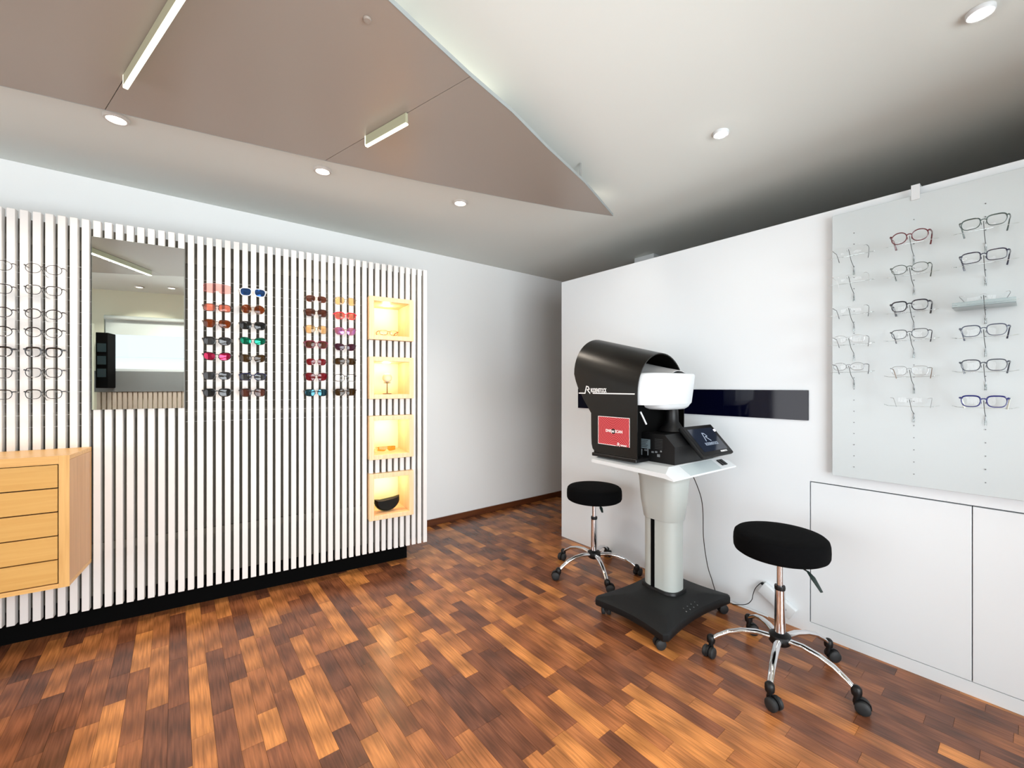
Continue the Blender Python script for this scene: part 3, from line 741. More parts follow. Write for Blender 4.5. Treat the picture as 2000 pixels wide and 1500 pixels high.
for i, (d, y, shp, fc, rm, br, lh, tc) in enumerate(gB):
    board_glasses(1776, y, '%s spectacles, %s in middle column of acrylic board' % (d, ['topmost', 'second from top', 'third from top', 'fourth from top', 'fifth from top', 'lowest'][i]), cB_,
                  shape=shp, fcol=fc, rim=rm, brow=br, lh=lh, lw=.050, fmetal=rm < .0013, lens=G['clear'], tcol=tc, rimless=i == 5)
gC = [('green grey browline', 433, 'soft', (62, 78, 76), .0015, .9, .034, None), ('dark blue rectangular', 500, 'rect', (22, 24, 52), .0016, .6, .034, None),
      ('clear rimless tray held', 578, 'soft', SILV, .0007, 0, .028, (130, 134, 136)), ('grey blue', 645, 'soft', (70, 78, 96), .0015, .6, .036, (28, 34, 60)),
      ('dark slate', 713, 'soft', (60, 68, 80), .0016, .5, .036, None), ('bright dark blue', 784, 'soft', (22, 30, 104), .0021, .5, .036, (210, 214, 205))]
for i, (d, y, shp, fc, rm, br, lh, tc) in enumerate(gC):
    board_glasses(1921, y, '%s spectacles, %s in right column of acrylic board' % (d, ['topmost', 'second from top', 'third from top', 'fourth from top', 'fifth from top', 'lowest'][i]), cC_,
                  shape=shp, fcol=fc, rim=rm, brow=br, lh=lh, lw=.052, lens=G['clear'], tcol=tc, fmetal=rm < .001, rimless=i == 2, **(dict(drop=.010) if i == 2 else {}))
# small clear tray under the third pair
p = on_plane(1921, 590, PT, OFF+.02)
tr = thing('acrylic_tray', 'small clear acrylic tray on the board holding rimless glasses', 'shelf', PT @ T(p.x, -.031, p.z-.016))
MB().box(-.080, .080, -.115, -.0005, 0, .003).obj('shelf_plate', M_tray, tr)
MB().box(-.080, .080, -.118, -.1153, 0, .020).obj('front_lip', M_tray, tr)

# ------------------------------------------------------------------ things in the niches
def niche_M(i, dx, dy): return SLAT @ T((NX0+NX1)/2+dx, dy, NTOPS[i][1]+.0305)
make_glasses(niche_M(0, -.005, .03) @ T(0, 0, .026), 'eyeglasses', 'thin gold rimless spectacles lying open in the topmost niche', 'glasses', None, 'soft', (150, 112, 40), G['clear'], .0017, 0, True, .07, .012, .054, .032)
t = thing('globe_stand', 'pale globe on a thin bronze stand in the second niche', 'ornament', niche_M(1, 0, .09))
MB().lathe([(.03, 0), (.03, .004), (.004, .006), (.0035, .07), (.004, .074), (.024, .078), (.024, .081)], 24).obj('stand', mat('bronze', (110, 96, 60), .35, 1), t)
MB().lathe([(.033*math.sin(pi*k/12)+.0003, .114-.033*math.cos(pi*k/12)) for k in range(13)], 24).obj('globe', mat('pale_cream_globe', (238, 226, 200), .5), t)
make_glasses(niche_M(2, -.005, .08) @ T(0, 0, .022), 'eyeglasses', 'amber tinted shield glasses in the third niche from the top', 'glasses', None, fcol=(220, 150, 60), lens=glassy('amber_shield', (253, 214, 150), .2, .0, body=(236, 160, 60)), rim=.001, tl=.06, drop=.01, lh=.034, shield=True)
t = thing('goggle_case', 'black half moon goggle case with green rim in the lowest niche', 'case', niche_M(3, -.01, .06) @ Matrix.Diagonal((1, 1, 1.25, 1)))
V = []; n = 24
body = MB()
rows = []
for k in range(13):
    a = pi*k/12
    rows.append((math.cos(a), math.sin(a)))
outl = [(-.085, .068)]+[(-.088*math.cos(pi*k/14), .072-.072*math.sin(pi*k/14)**.8) for k in range(1, 14)]+[(.085, .078), (.05, .072), (0, .068), (-.05, .064)]
outl = [(a, max(b, .0)) for a, b in outl]
v = []
def ring(sc, y): return [(a*sc, y, .038+(b-.038)*sc) for a, b in outl]
levels = [(.80, -.028), (.95, -.016), (1.0, 0), (.95, .016), (.80, .028)]
n = len(outl); v = [q for sc, y in levels for q in ring(sc, y)]
f = [(i*n+k, i*n+(k+1) % n, (i+1)*n+(k+1) % n, (i+1)*n+k) for i in range(len(levels)-1) for k in range(n)]+[tuple(range(n))[::-1], tuple((len(levels)-1)*n+k for k in range(n))]
MB().add(v, f, True).obj('shell', mat('dark_case_shell', (8, 9, 6), .6, spec=.2), t)
MB().tube([(a*1.01, 0, .038+(b-.038)*1.01) for a, b in outl], .0022, 6, closed=True).obj('green_rim', mat('olive_green_rim', (96, 120, 30), .4), t)

# ------------------------------------------------------------------ eye scanner on its stand
ST = thing('eye_scanner', 'large black and white eye scanner on a grey pedestal with wheeled black base', 'scanner', DEV)
# all coordinates: x = a, y = -b
def rrect(x0, x1, y0, y1, r, n=5):
    P = []
    for cx, cy, a0 in ((x1-r, y1-r, 0), (x0+r, y1-r, 90), (x0+r, y0+r, 180), (x1-r, y0+r, 270)):
        for k in range(n+1): a = R(a0+90*k/n); P.append((cx+r*math.cos(a), cy+r*math.sin(a)))
    return P
# base plate with bowed-in sides, sloping slightly to the edges
def base_poly(s, inset=0):
    hx, hy, bow = .312-inset, .222-inset, .028
    P = []
    cor = [(-hx, -hy), (hx, -hy), (hx, hy), (-hx, hy)]
    for i in range(4):
        a, b = Vector(cor[i]), Vector(cor[(i+1) % 4]); n2 = Vector((-(b-a).y, (b-a).x)).normalized()
        for k in range(9):
            u = .035+.93*k/8; P.append(tuple(a.lerp(b, u)+n2*bow*math.sin(pi*(k/8))))
    return [(p[0]*s+.0, p[1]*s+.0) for p in P]
bp_ = MB()
b0, b1, b2 = base_poly(.985), base_poly(1), base_poly(.97)
n = len(b0); hz = lambda p: .101+.016*max(0, 1-(p[0]/.31)**2)*max(0, 1-(p[1]/.22)**2)
b3 = [(p[0]*.55, p[1]*.55) for p in b2]
v = [(*p, .058) for p in b0]+[(*p, .066) for p in b1]+[(*p, .092) for p in b1]+[(*p, .100) for p in b2]+[(*p, .114) for p in b3]
f = [(i*n+k, i*n+(k+1) % n, (i+1)*n+(k+1) % n, (i+1)*n+k) for i in range(4) for k in range(n)]+[tuple(range(n))[::-1], tuple(4*n+k for k in range(n))]
bp_.add(v, f, True).obj('base_plate', M_dgrey, ST)
dots = MB()
for i in range(4):
    for j in range(3): dots.lathe([(.004, 0), (.003, .0025)], 8, (-.03+i*.035-j*.012, -.125-j*.022, .1075-j*.0025))
dots.obj('grip_studs', mat('grey_stud', (96, 98, 98), .5), ST)
CX, CY = .075, .045
MB().prism(rrect(CX-.085, CX+.085, CY-.115, CY+.115, .06, 7), .110, .126, rrect(CX-.08, CX+.08, CY-.11, CY+.11, .055, 7), True).obj('column_collar', M_black, ST)
MB().prism(rrect(CX-.072, CX+.072, CY-.102, CY+.102, .060, 8), .124, .53, None, True).obj('lower_column', M_greyp, ST)
MB().box(CX-.0735, CX-.0715, CY+.010, CY+.034, .126, .53).obj('black_channel', M_blackm, ST)
sh = MB(); levels = [(.110, .505), (.112, .51), (.124, .60), (.132, .72), (.1325, .732), (.136, .738), (.140, .85)]
rings = [rrect(CX-l*.72, CX+l*.72, CY-l, CY+l, .072, 8) for l, z in levels]; n = len(rings[0])
v = [(*p, levels[i][1]) for i in range(len(levels)) for p in rings[i]]
f = [(i*n+k, i*n+(k+1) % n, (i+1)*n+(k+1) % n, (i+1)*n+k) for i in range(len(levels)-1) for k in range(n)]+[tuple(range(n))[::-1], tuple((len(levels)-1)*n+k for k in range(n))]
sh.add(v, f, True).obj('upper_column', M_greyp, ST)
# table top: sloped rim
def quad(x0, x1, y0, y1): return [(x0, y0), (x1, y0), (x1, y1), (x0, y1)]
tb = MB()
# profile front: top flat to y=-.172, slopes to tip y=-.24 at z .806
bt, tp_ = .824, .855
v = [(-.28, -.24, .805), (.32, -.24, .805), (.32, -.19, bt-.012), (-.28, -.19, bt-.012), (-.28, .264, bt), (.32, .264, bt),
     (-.21, -.172, tp_), (.26, -.172, tp_), (.26, .25, tp_), (-.21, .25, tp_),
     (-.28, .264, .842), (.32, .264, .842), (-.28, -.24, .812), (.32, -.24, .812), (-.28, -.20, .842-.008), (.32, -.20, .842-.008)]
f = [(6, 7, 8, 9), (12, 13, 7, 6), (0, 1, 13, 12), (0, 3, 2, 1), (3, 4, 5, 2), (4, 10, 11, 5), (10, 9, 8, 11), (12, 6, 14), (14, 6, 9, 10), (13, 15, 7), (15, 11, 8, 7), (0, 12, 14, 3), (3, 14, 10, 4), (1, 2, 15, 13), (2, 5, 11, 15)]
tb.add(v, f).obj('table_top', M_whitep, ST)
# grey inlay on the front slope and two switches
def slope(x, u):    # u 0 top .. 1 bottom on the front slope
    return (x, -.172-.068*u, tp_-.043*u)
n_s = Vector((0, -.043, .068)).normalized()
def slope_plate(x0, x1, u0, u1, th, off=.0004):
    c = [Vector(slope(x0, u0)), Vector(slope(x1, u0)), Vector(slope(x1, u1)), Vector(slope(x0, u1))]
    lo = [p+n_s*off for p in c]; hi = [p+n_s*(off+th) for p in c]
    return MB().add(lo+hi, [(0,1,2,3), (4,7,6,5), (0,4,5,1), (1,5,6,2), (2,6,7,3), (3,7,4,0)])
slope_plate(-.13, .17, .10, .97, .0008).obj('grey_inlay', mat('cool_grey_inlay', (180, 190, 192), .4), ST)
for x in (.215, .245): slope_plate(x-.011, x+.011, .25, .75, .005).obj('switch', M_black, ST)
# hood: sheet swept along y (=-b)
HR, HCX = .215, -.039
def low_z(b):
    P = [(-.426, 1.318), (-.412, 1.275), (-.395, 1.238), (-.35, 1.17), (-.304, 1.11), (-.292, 1.095), (-.290, .96), (-.288, .92), (-.280, .895), (-.262, .880), (-.24, .876), (.02, .876)]
    for i in range(len(P)-1):
        if b <= P[i+1][0]: u = (b-P[i][0])/(P[i+1][0]-P[i][0]); return P[i][1]+u*(P[i+1][1]-P[i][1])
    return P[-1][1]
bs = [-.426, -.412, -.395, -.35, -.304, -.292, -.290, -.288, -.280, -.262, -.24, -.15, -.06, .02]
rows = []
for b_ in bs:
    zcn = 1.21+.11*(.02-b_)/.446; row = []
    lz = low_z(b_)
    for k in range(6): row.append((HCX-HR, -b_, lz+(zcn-lz)*k/6))
    for k in range(25): a = pi-pi*k/24; row.append((HCX+HR*math.cos(a), -b_, zcn+HR*math.sin(a)))
    for k in range(1, 7): row.append((HCX+HR, -b_, zcn+(lz-zcn)*k/6))
    rows.append(row)
HOOD = MB().sheet(rows, .006).obj('hood', M_hood, ST)
# dark inner body and rear wall
MB().box(HCX-HR+.012, HCX+HR-.012, .03, .285, .862, 1.17, .008, 2).obj('inner_body', M_blackm, ST)
MB().box(HCX-HR+.02, HCX+HR-.02, .30, .36, 1.20, 1.40, .02, 2).obj('rear_housing', M_blackm, ST)
MB().box(HCX-HR-.006, HCX+HR+.0, -.02, .282, .8555, .874, .003, 1).obj('foot_plinth', M_black, ST)
# grey optics cover: half cone inside the hood, sloping down to the visor
gc = MB(); rows = []
for i in range(5):
    u = i/4; row = []
    yy = .20-.28*u; cz = 1.27+.0*u; rr = .135-.045*u
    for k in range(17): a = pi*k/16; row.append((HCX+.035+.03*u+rr*1.12*math.cos(a), yy, 1.262+(rr*.98-.0)*math.sin(a)*(1-.25*u)))
    rows.append(row)
MB().sheet(rows, .004).obj('optics_cover', M_greycone, ST)
# white visor (plan polygon x=a, y=-b)
vt = [(-.243, .03), (-.243, -.018), (-.236, -.045), (-.21, -.068), (-.15, -.086), (-.05, -.096), (.06, -.100), (.148, -.100), (.166, -.09), (.172, -.06), (.172, .06), (-.243, .06)]
def scale_poly(P, sx, sy, cx=-.03, cy=.0): return [(cx+(p[0]-cx)*sx, cy+(p[1]-cy)*sy) for p in P]
# (height, front scale, left pull-in, right pull-in)
vz = [(1.150, .86, .006, .022), (1.158, .90, .002, .018), (1.22, .95, .0, .010), (1.27, .98, .009, .004), (1.304, 1.0, .022, .0), (1.312, .98, .030, .004), (1.316, .92, .045, .012)]
n = len(vt); v = []
for z, sy, li, ri in vz:
    for p in vt: v.append((p[0]+(li if p[0] < -.1 else 0)-(ri if p[0] > .1 else 0), p[1]*sy if p[1] < 0 else p[1], z))
f = [(i*n+k, i*n+(k+1) % n, (i+1)*n+(k+1) % n, (i+1)*n+k) for i in range(len(vz)-1) for k in range(n)]+[tuple(range(n))[::-1], tuple((len(vz)-1)*n+k for k in range(n))]
MB().add(v, f, True).obj('visor', M_whitep, ST)
ch = [(-.13, -.05), (-.10, -.085), (-.03, -.098), (.06, -.1), (.125, -.095), (.14, -.06), (.14, .04), (-.13, .04)]
r0 = scale_poly(ch, .72, .8, .04); n = len(ch)
r1 = scale_poly(ch, .93, .93, .03)
v = [(p[0], p[1]*.86, 1.122) for p in r0]+[(p[0], p[1]*.88, 1.134) for p in r1]+[(p[0], p[1]*.9, 1.1495) for p in ch]
f = [(i*n+k, i*n+(k+1) % n, (i+1)*n+(k+1) % n, (i+1)*n+k) for i in range(2) for k in range(n)]+[tuple(range(n))[::-1], tuple(2*n+k for k in range(n))]
MB().add(v, f, True).obj('chin_cup', M_whitep, ST)
MB().tube([(-.225, -.02, 1.115), (-.18, -.022, 1.05)], .0045, 8).obj('white_strap', M_whitep, ST)
# neck, lower module with screen
MB().lathe([(.075, 0), (.055, .02), (.035, .05), (.032, .12), (.05, .15)], 24, (.03, -.035, 1.005)).obj('neck', M_black, ST)
cmv = [(-.165, .8555), (-.165, .944), (-.110, 1.0), (.029, 1.0), (.029, .8555)]
MB().add([(-.15, y, z) for y, z in cmv]+[(.22, y, z) for y, z in cmv], [tuple(range(5)), tuple(range(9, 4, -1))]+[(i, 5+i, 5+(i+1) % 5, (i+1) % 5) for i in range(5)]).obj('control_module', M_black, ST)
# connectors and rating label on the face towards the viewer (left front face of the module)
MX = -.15
def mod_px(px, py):
    Mi = DEV.inverted(); o = Mi @ ORG; d = Mi.to_3x3() @ ray(px, py); q = o+d*((MX-o.x)/d.x); return q.y, q.z
def mod_box(px0, py0, px1, py1, name, m, th=.0015, off=.0002):
    a, b = mod_px(px0, py0), mod_px(px1, py1); c = mod_px(px0, py1)
    return MB().box(MX-off-th, MX-off, min(a[0], b[0]), max(a[0], b[0]), min(b[1], c[1]), a[1]).obj(name, m, ST)
mod_box(1249, 856, 1270, 874, 'rating_label', mat('grey_rating_label', (96, 110, 116), .5))
for k in range(5): mod_box(1251, 858+k*3.1, 1266-2*(k % 3), 859.1+k*3.1, 'label_line', mat('dark_print', (40, 46, 50), .6), .0004, .0019)
for q in ((1253, 876, 1254.3, 888), (1265, 876, 1266.3, 889), (1259, 877, 1264, 880), (1273, 881, 1277, 884), (1280, 881, 1284, 884), (1290, 880, 1292.5, 883), (1284, 887, 1289, 892), (1248, 878, 1251, 884)):
    mod_box(*q, 'connector', mat('connector_grey', (150, 156, 160), .3, .6), .003)
for k in range(7): mod_box(1279, 857+k*3, 1294, 858+k*3, 'vent_slot', mat('vent_grey', (44, 46, 46), .5))
# screen: wedge housing a 0..0.34
s0, s1 = Vector((0, -.12, 1.034)), Vector((0, -.25, .892))
sn = Vector((0, -(s0.z-s1.z), -(s1.y-s0.y))); sn = Vector((0, -.142, .13)).normalized(); sd_ = (s1-s0)
SCM = Matrix(((1, 0, 0, -.028), (0, -sd_.normalized().y, sn.y, s1.y), (0, -sd_.normalized().z, sn.z, s1.z), (0, 0, 0, 1)))
sl_ = sd_.length
MB().box(0, .305, 0, sl_, -.022, 0, .007, 3).obj('screen_housing', M_dgrey, ST, SCM)
MB().box(.010, .295, .012, sl_-.010, .0002, .0016, .0005, 1).obj('screen_bezel', M_black, ST, SCM)
def screen_mat():
    return mat('screen_glass', (26, 32, 44), .10, spec=.6, emit=(40, 48, 64), estr=.18)
MB().box(.035, .268, .028, sl_-.024, .0018, .0028).obj('display', screen_mat(), ST, SCM)
MB().lathe([(.0075, 0), (.007, .002)], 16, (.283, sl_-.045, .0018)).obj('power_light', mat('white_power_led', (255, 255, 255), .5, emit=(225, 225, 255), estr=5), ST, SCM)
pale = mat('pale_screen_print', (150, 160, 176), .5, emit=(140, 152, 170), estr=.25)
def r_logo(M, s, m, th, parent=ST, name='logo_mark'):
    pts = [(-.5, 0), (.0, 0), (.28, 1.0), (.62, .92), (.82, .58), (.42, .52), (.95, 0), (1.45, 0)]
    mb = MB(); 
    for a, b in zip(pts[:-1], pts[1:]):
        A, B = Vector((a[0]*s, a[1]*s)), Vector((b[0]*s, b[1]*s)); d = (B-A).normalized(); nn = Vector((-d.y, d.x))*th/2; A = A-d*th*.3; B = B+d*th*.3
        q = [A+nn, B+nn, B-nn, A-nn]
        mb.add([(*p, 0) for p in q]+[(*p, .0006) for p in q], [(0,1,2,3), (4,7,6,5), (0,4,5,1), (1,5,6,2), (2,6,7,3), (3,7,4,0)])
    return mb.obj(name, m, parent, M)
def r_logo2(M, s, m, th):
    pts = [(0, 0), (.28, 1.0), (.62, .92), (.82, .58), (.42, .52), (.95, 0)]
    mb = MB()
    for a, b in zip(pts[:-1], pts[1:]):
        A, B = Vector((a[0]*s, a[1]*s)), Vector((b[0]*s, b[1]*s)); d = (B-A).normalized(); nn = Vector((-d.y, d.x))*th/2; A = A-d*th*.3; B = B+d*th*.3
        q = [A+nn, B+nn, B-nn, A-nn]
        mb.add([(*p, 0) for p in q]+[(*p, .0006) for p in q], [(0,1,2,3), (4,7,6,5), (0,4,5,1), (1,5,6,2), (2,6,7,3), (3,7,4,0)])
    return mb.obj('logo_mark', m, ST, M)
r_logo2(SCM @ T(.125, .088, .0030), .05, pale, .005)
text_obj('RODENSTOCK', .024, pale, ST, SCM @ T(.095, .062, .0031), 'screen_lettering', sx=.78)
text_obj('RODENSTOCK', .012, M_white, ST, SCM @ T(.185, .0145, .0018), 'maker_lettering', sx=.8, bold=.0003)
# side face prints: plane x = HCX-HR, facing -x. text frame: u = -y (towards front), v = z
def side_M(y, z, off=.0012): 
    return Matrix(((0, 0, -1, HCX-HR-off), (-1, 0, 0, y), (0, 1, 0, z), (0, 0, 0, 1)))
def side_px(px, py):
    Mi = DEV.inverted(); o = Mi @ ORG; d = Mi.to_3x3() @ ray(px, py); t_ = (HCX-HR-o.x)/d.x; return o+d*t_
a_ = side_px(1143, 768); b_ = side_px(1240, 769); c_ = side_px(1158, 768)
r_logo2(side_M(a_.y, a_.z), .040, M_white, .0062)
ln_ = MB().box(0, c_.y-b_.y, -.003, .003, 0, .0006); ln_.obj('print_line', M_white, ST, side_M(c_.y, c_.z))
d_ = side_px(1131, 768); MB().box(0, d_.y-a_.y, -.003, .003, 0, .0006).obj('print_line', M_white, ST, side_M(d_.y, a_.z))
e_ = side_px(1154, 766); e2_ = side_px(1184, 766)
text_obj('RODENSTOCK', .031, M_white, ST, side_M(e_.y, a_.z+.007), 'side_lettering', sx=(e_.y-e2_.y)/(.031*6.6), bold=.0008)
# red sticker
s_a = side_px(1169, 812); s_b = side_px(1230, 818); s_c = side_px(1169, 866); s_d = side_px(1230, 874)
SWD = s_a.y-s_b.y; SH_ = ((s_a.z-s_c.z)+(s_b.z-s_d.z))/2; szm = ((s_a.z+s_c.z)/2+(s_b.z+s_d.z)/2)/2
def sticker_mat():
    m = mat('red_ring_print', (190, 20, 36), .4); nt = m.node_tree; b = nt.nodes['Principled BSDF']; L = nt.links.new
    tc = nt.nodes.new('ShaderNodeTexCoord'); mp = nt.nodes.new('ShaderNodeMapping'); mp.inputs['Scale'].default_value = (1, 1, 0)
    ln = nt.nodes.new('ShaderNodeVectorMath'); ln.operation = 'LENGTH'
    mu = nt.nodes.new('ShaderNodeMath'); mu.operation = 'MULTIPLY'; mu.inputs[1].default_value = 2*pi/.0088
    si = nt.nodes.new('ShaderNodeMath'); si.operation = 'SINE'
    cr = nt.nodes.new('ShaderNodeValToRGB'); cr.color_ramp.elements[0].color = lin((150, 8, 22))+(1,); cr.color_ramp.elements[1].color = lin((236, 110, 118))+(1,)
    cr.color_ramp.elements[0].position = .62; cr.color_ramp.elements[1].position = .95
    a = nt.nodes.new('ShaderNodeMapRange'); a.inputs[1].default_value = -1
    L(tc.outputs['Object'], mp.inputs[0]); L(mp.outputs[0], ln.inputs[0]); L(ln.outputs['Value'], mu.inputs[0]); L(mu.outputs[0], si.inputs[0]); L(si.outputs[0], a.inputs[0]); L(a.outputs[0], cr.inputs[0]); L(cr.outputs[0], b.inputs['Base Color'])
    return m
SM = side_M((s_a.y+s_b.y)/2, szm)
MB().box(-SWD/2, SWD/2, -SH_/2, SH_/2, 0, .0006).obj('red_sticker', sticker_mat(), ST, SM)
bd = MB(); e = .0014
bd.box(-SWD/2-e, SWD/2+e, SH_/2-e, SH_/2+e, .0007, .0011); bd.box(-SWD/2-e, SWD*.08, -SH_/2-e, -SH_/2+e, .0007, .0011)
bd.box(-SWD/2-e, -SWD/2+e, -SH_/2, SH_/2, .0007, .0011); bd.box(SWD/2-e, SWD/2+e, -SH_/2, SH_/2, .0007, .0011)
bd.obj('sticker_border', M_white, ST, SM)
MB().lathe([(.0135, 0), (.0135, .0004)], 24).obj('pupil_dot', mat('black_print', (10, 6, 6), .5), ST, SM @ T(0, 0, .0008))
text_obj('DNEye SCAN', .021, M_white, ST, SM @ T(-.052, -.006, .0014), 'sticker_lettering', sx=.92, bold=.0005)
r_logo2(SM @ T(SWD*.12, -SH_/2-.001, .0012), .018, M_white, .003)
text_obj('Rodenstock', .013, M_white, ST, SM @ T(SWD*.23, -SH_/2+.002, .0014), 'sticker_lettering', sx=.62, bold=.0004)

# ------------------------------------------------------------------ casters and stools
def caster_meshes(wheel_r=.025):
    st = MB(); st.lathe([(.009, .062), (.013, .060), (.0135, .046), (.011, .040)], 14)
    hz_ = MB()                                   # fork housing: half round shell over the wheels
    P = []
    for k in range(11): a = R(-10+200*k/10); P.append((.018+math.cos(a)*(wheel_r+.003), wheel_r+.001+math.sin(a)*(wheel_r+.003)))
    n = len(P)
    hz_.add([(p[0], -.0045, p[1]) for p in P]+[(p[0], .0045, p[1]) for p in P], [tuple(range(n))[::-1], tuple(range(n, 2*n))]+[(i, (i+1) % n, n+(i+1) % n, n+i) for i in range(n)], False)
    hz_.lathe([(.012, .030), (.012, .044)], 12)
    whs = []
    for sy in (-1, 1):
        w2 = MB(); w2.lathe([(wheel_r*.35, -.009), (wheel_r*.92, -.009), (wheel_r, -.006), (wheel_r, .006), (wheel_r*.85, .010), (wheel_r*.3, .012), (.001, .012)], 20)
        w2.xf(Matrix.Rotation(R(90*-sy), 4, 'X')); w2.xf(T(.018, sy*.0145, wheel_r))
        whs.append(w2)
    return st, hz_, whs
st_, hz2, whs = caster_meshes()
ME_stem = st_.mesh('caster_stem', M_black); ME_fork = hz2.mesh('caster_fork', M_black); ME_wh = [q.mesh('wheel', M_wheel) for q in whs]
def mesh_obj(me, name, parent, M):
    o = bpy.data.objects.new(name, me); COL.objects.link(o); o.parent = parent; o.matrix_basis = M; return o
# caster as one joined mesh per part
def joined_caster(name='caster'):
    mb = MB(); a, b, c = caster_meshes()
    for q in (a, b, *c): mb.add(q.v, q.f, True)
    return mb.mesh(name, M_wheel)
for (x, y, a) in ((-.262, .175, 40), (.262, .175, 200), (-.262, -.175, 150), (.262, -.175, -30)):
    M = T(x, y, 0) @ RZ(R(a))
    c = mesh_obj(ME_stem, 'caster', ST, M)
    mesh_obj(ME_fork, 'caster_fork', c, Matrix.Identity(4)); [mesh_obj(q, 'wheel', c, Matrix.Identity(4)) for q in ME_wh]

seat_prof = [(.0, 0), (.168, 0), (.177, .006), (.181, .016), (.182, .040), (.181, .062), (.177, .078), (.168, .086), (.12, .090), (.0, .091)]
def stool(x, y, seat_top, ang0, lever_a, label='', hz=.118, lev=1.0, casters=(0,)*5):
    t = thing('swivel_stool', label, 'stool', T(x, y, 0), 'black swivel stools')
    s0 = seat_top-.091; tz = hz-.068
    MB().lathe([(max(a, .0004), b) for a, b in seat_prof], 64).obj('seat', M_fabric, t, T(0, 0, s0))
    MB().lathe([(.06, -.012), (.065, -.001)], 24).obj('seat_plate', M_black, t, T(0, 0, s0))
    MB().lathe([(.0125, .33), (.0125, s0-.0125)], 20).obj('gas_piston', M_chrome, t)
    MB().lathe([(.014, .355), (.0205, .355), (.0215, .365), (.0205, .372), (.014, .372)], 20).obj('collar', M_black, t)
    MB().lathe([(.0215, hz+.018), (.0195, .354)], 24).obj('lower_tube', M_chrome, t)
    MB().lathe([(.020, hz-.028), (.034, hz-.028), (.042, hz-.020), (.045, hz-.004), (.042, hz+.012), (.030, hz+.020), (.022, hz+.024)], 28).obj('hub', M_black, t)
    a = R(lever_a); L_ = MB().tube([(.05*math.cos(a), .05*math.sin(a), s0-.010), ((.07+.075*lev)*math.cos(a), (.07+.075*lev)*math.sin(a), s0-.010-.012*lev)], .003, 8).obj('lever', M_black, t)
    MB().tube([((.07+.07*lev)*math.cos(a), (.07+.07*lev)*math.sin(a), s0-.010-.010*lev), ((.07+.095*lev)*math.cos(a), (.07+.095*lev)*math.sin(a), s0-.008-.028*lev), ((.07+.135*lev)*math.cos(a), (.07+.135*lev)*math.sin(a), s0-.008-.067*lev)], [.005, .0105, .006], 10, flat=.6).obj('lever_grip', mat('dark_green_grip', (18, 34, 32), .45), L_)
    for k in range(5):
        an = R(ang0+72*k)
        M = RZ(an)
        leg = MB(); leg.tube([(.036, 0, hz-.002), (.09, 0, hz+.004), (.15, 0, hz-.003), (.20, 0, hz-.019), (.245, 0, hz-.046), (.272, 0, hz-.068)], [.0155, .0148, .014, .013, .012, .011], 14, flat=.72)
        lg = leg.obj('leg', M_chrome, t, M)
        cap = MB().lathe([(.010, tz-.014), (.0165, tz-.016), (.018, tz-.004), (.017, tz+.010), (.010, tz+.018), (.001, tz+.020)], 16, (.274, 0, 0)).obj('leg_cap', M_black, lg)
        MB().lathe([(.010, .040), (.010, tz-.0165)], 12, (.274, 0, 0)).obj('caster_stem', M_black, lg)
        Mc = T(.274, 0, 0) @ RZ(R(casters[k]))
        mesh_obj(ME_fork, 'caster_fork', lg, Mc); [mesh_obj(q, 'wheel', lg, Mc) for q in ME_wh]
    return t
stool(1.177, 1.847, .606, 14.5, -80, 'near black round stool with chrome star base, in front of the low cupboard', hz=.146, casters=(-20, -100, 60, 60, 20))
stool(.551, 2.82, .577, 59.5, -80, lev=.55, label= 'far black round stool with chrome star base, left of the eye scanner', hz=.125, casters=(0, 100, -30, 70, 60))

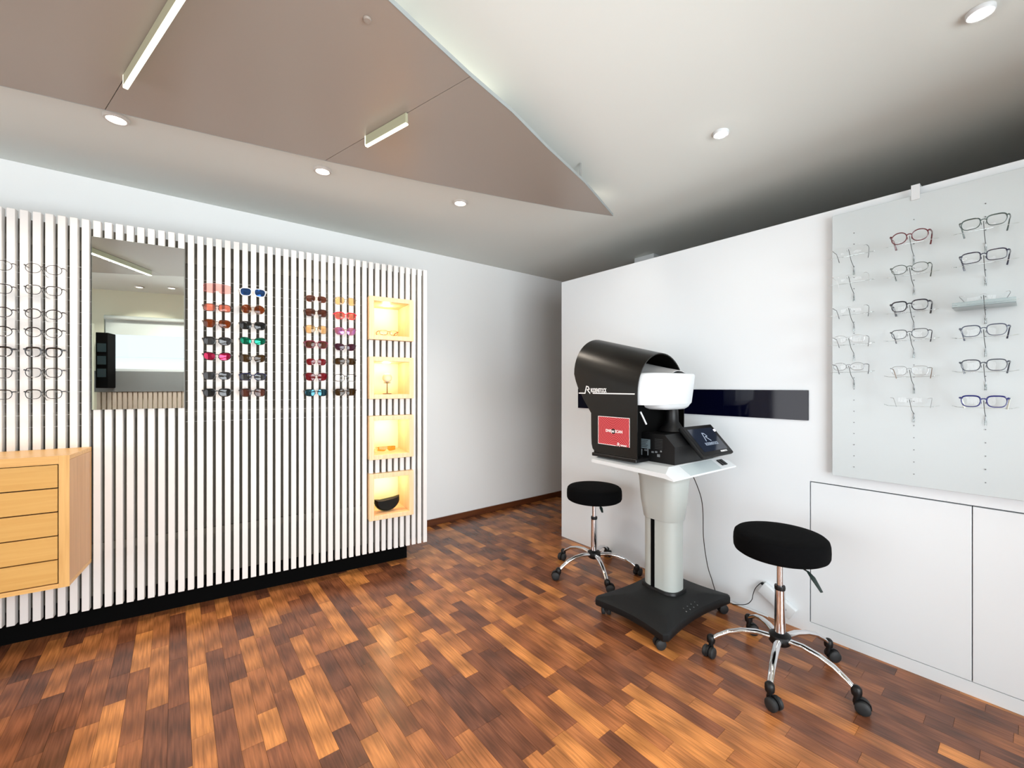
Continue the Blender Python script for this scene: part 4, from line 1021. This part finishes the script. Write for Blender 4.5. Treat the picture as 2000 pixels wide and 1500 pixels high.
# ------------------------------------------------------------------ cable and power supply on the partition
def cpt(pts, r, name, m, label, cat):
    P = [Vector(p) for p in pts]; out = []
    for i in range(len(P)-1):
        p0, p1, p2, p3 = P[max(i-1, 0)], P[i], P[i+1], P[min(i+2, len(P)-1)]
        for k in range(8):
            t_ = k/8; out.append(.5*((2*p1)+(p2-p0)*t_+(2*p0-5*p1+4*p2-p3)*t_*t_+(3*p1-p0-3*p2+p3)*t_**3))
    out.append(P[-1]); o = MB().tube(out, r, 8).obj(name, m)
    o['label'] = label; o['category'] = cat; return o
q0 = DEV @ Vector((.21, -.02, .80)); pw = [q0]
for (px, py) in ((1370, 975), (1374, 1050), (1381, 1100), (1389, 1128)):
    p = on_plane(px, py, PT, -.02-.12*(1128-py)/200); pw.append(PT @ p)
p = on_plane(1405, 1160, PT, -.015); pw.append(PT @ Vector((p.x, -.015, .006))); p = on_plane(1445, 1185, PT, -.012); pw.append(PT @ Vector((p.x, -.014, .006)))
cpt(pw, .0026, 'power_cable', mat('dark_cable', (40, 34, 32), .5), 'thin dark power cable dropping from the eye scanner table to the floor', 'cable')
pa = on_plane(1516, 1174, PT, -.03)
ps = thing('power_supply', 'white power supply box leaning askew on the partition behind the near stool', 'power box', PT @ T(pa.x, -.0165, pa.z) @ Matrix.Rotation(R(32), 4, 'Y'))
MB().box(-.088, .088, -.016, .016, -.034, .034, .005, 2).obj('case', M_whitep, ps)
MB().box(-.100, -.0885, -.006, .006, .008, .022, .002, 1).obj('plug', M_black, ps)
MB().lathe([(.006, 0), (.006, .0008)], 12).xf(Matrix.Rotation(R(90), 4, 'X')).obj('round_mark', mat('pale_grey_mark', (150, 150, 156), .5), ps, T(.05, -.0162, .0))
cc = []
c0 = ps.matrix_basis @ Vector((-.1005, 0, .015)); cc.append(c0)
for (px, py) in ((1476, 1148), (1471, 1160), (1468, 1172), (1458, 1180), (1440, 1181), (1425, 1180)):
    q = on_plane(px, py, PT, -.02); cc.append(PT @ q)
cpt(cc, .0019, 'thin_black_cord', M_black, 'thin black cord curling from the white power box along the wall', 'cable')
q1 = PT @ Vector((on_plane(1425, 1185, PT, -.012).x, -.0125, .0055)); q2 = PT @ Vector((on_plane(1500, 1210, PT, -.012).x, -.0125, .0055))
cpt([q1, (q1+q2)/2, q2], .005, 'cable_duct', M_whitep, 'thin white cable duct along the foot of the partition by the near stool', 'cable')
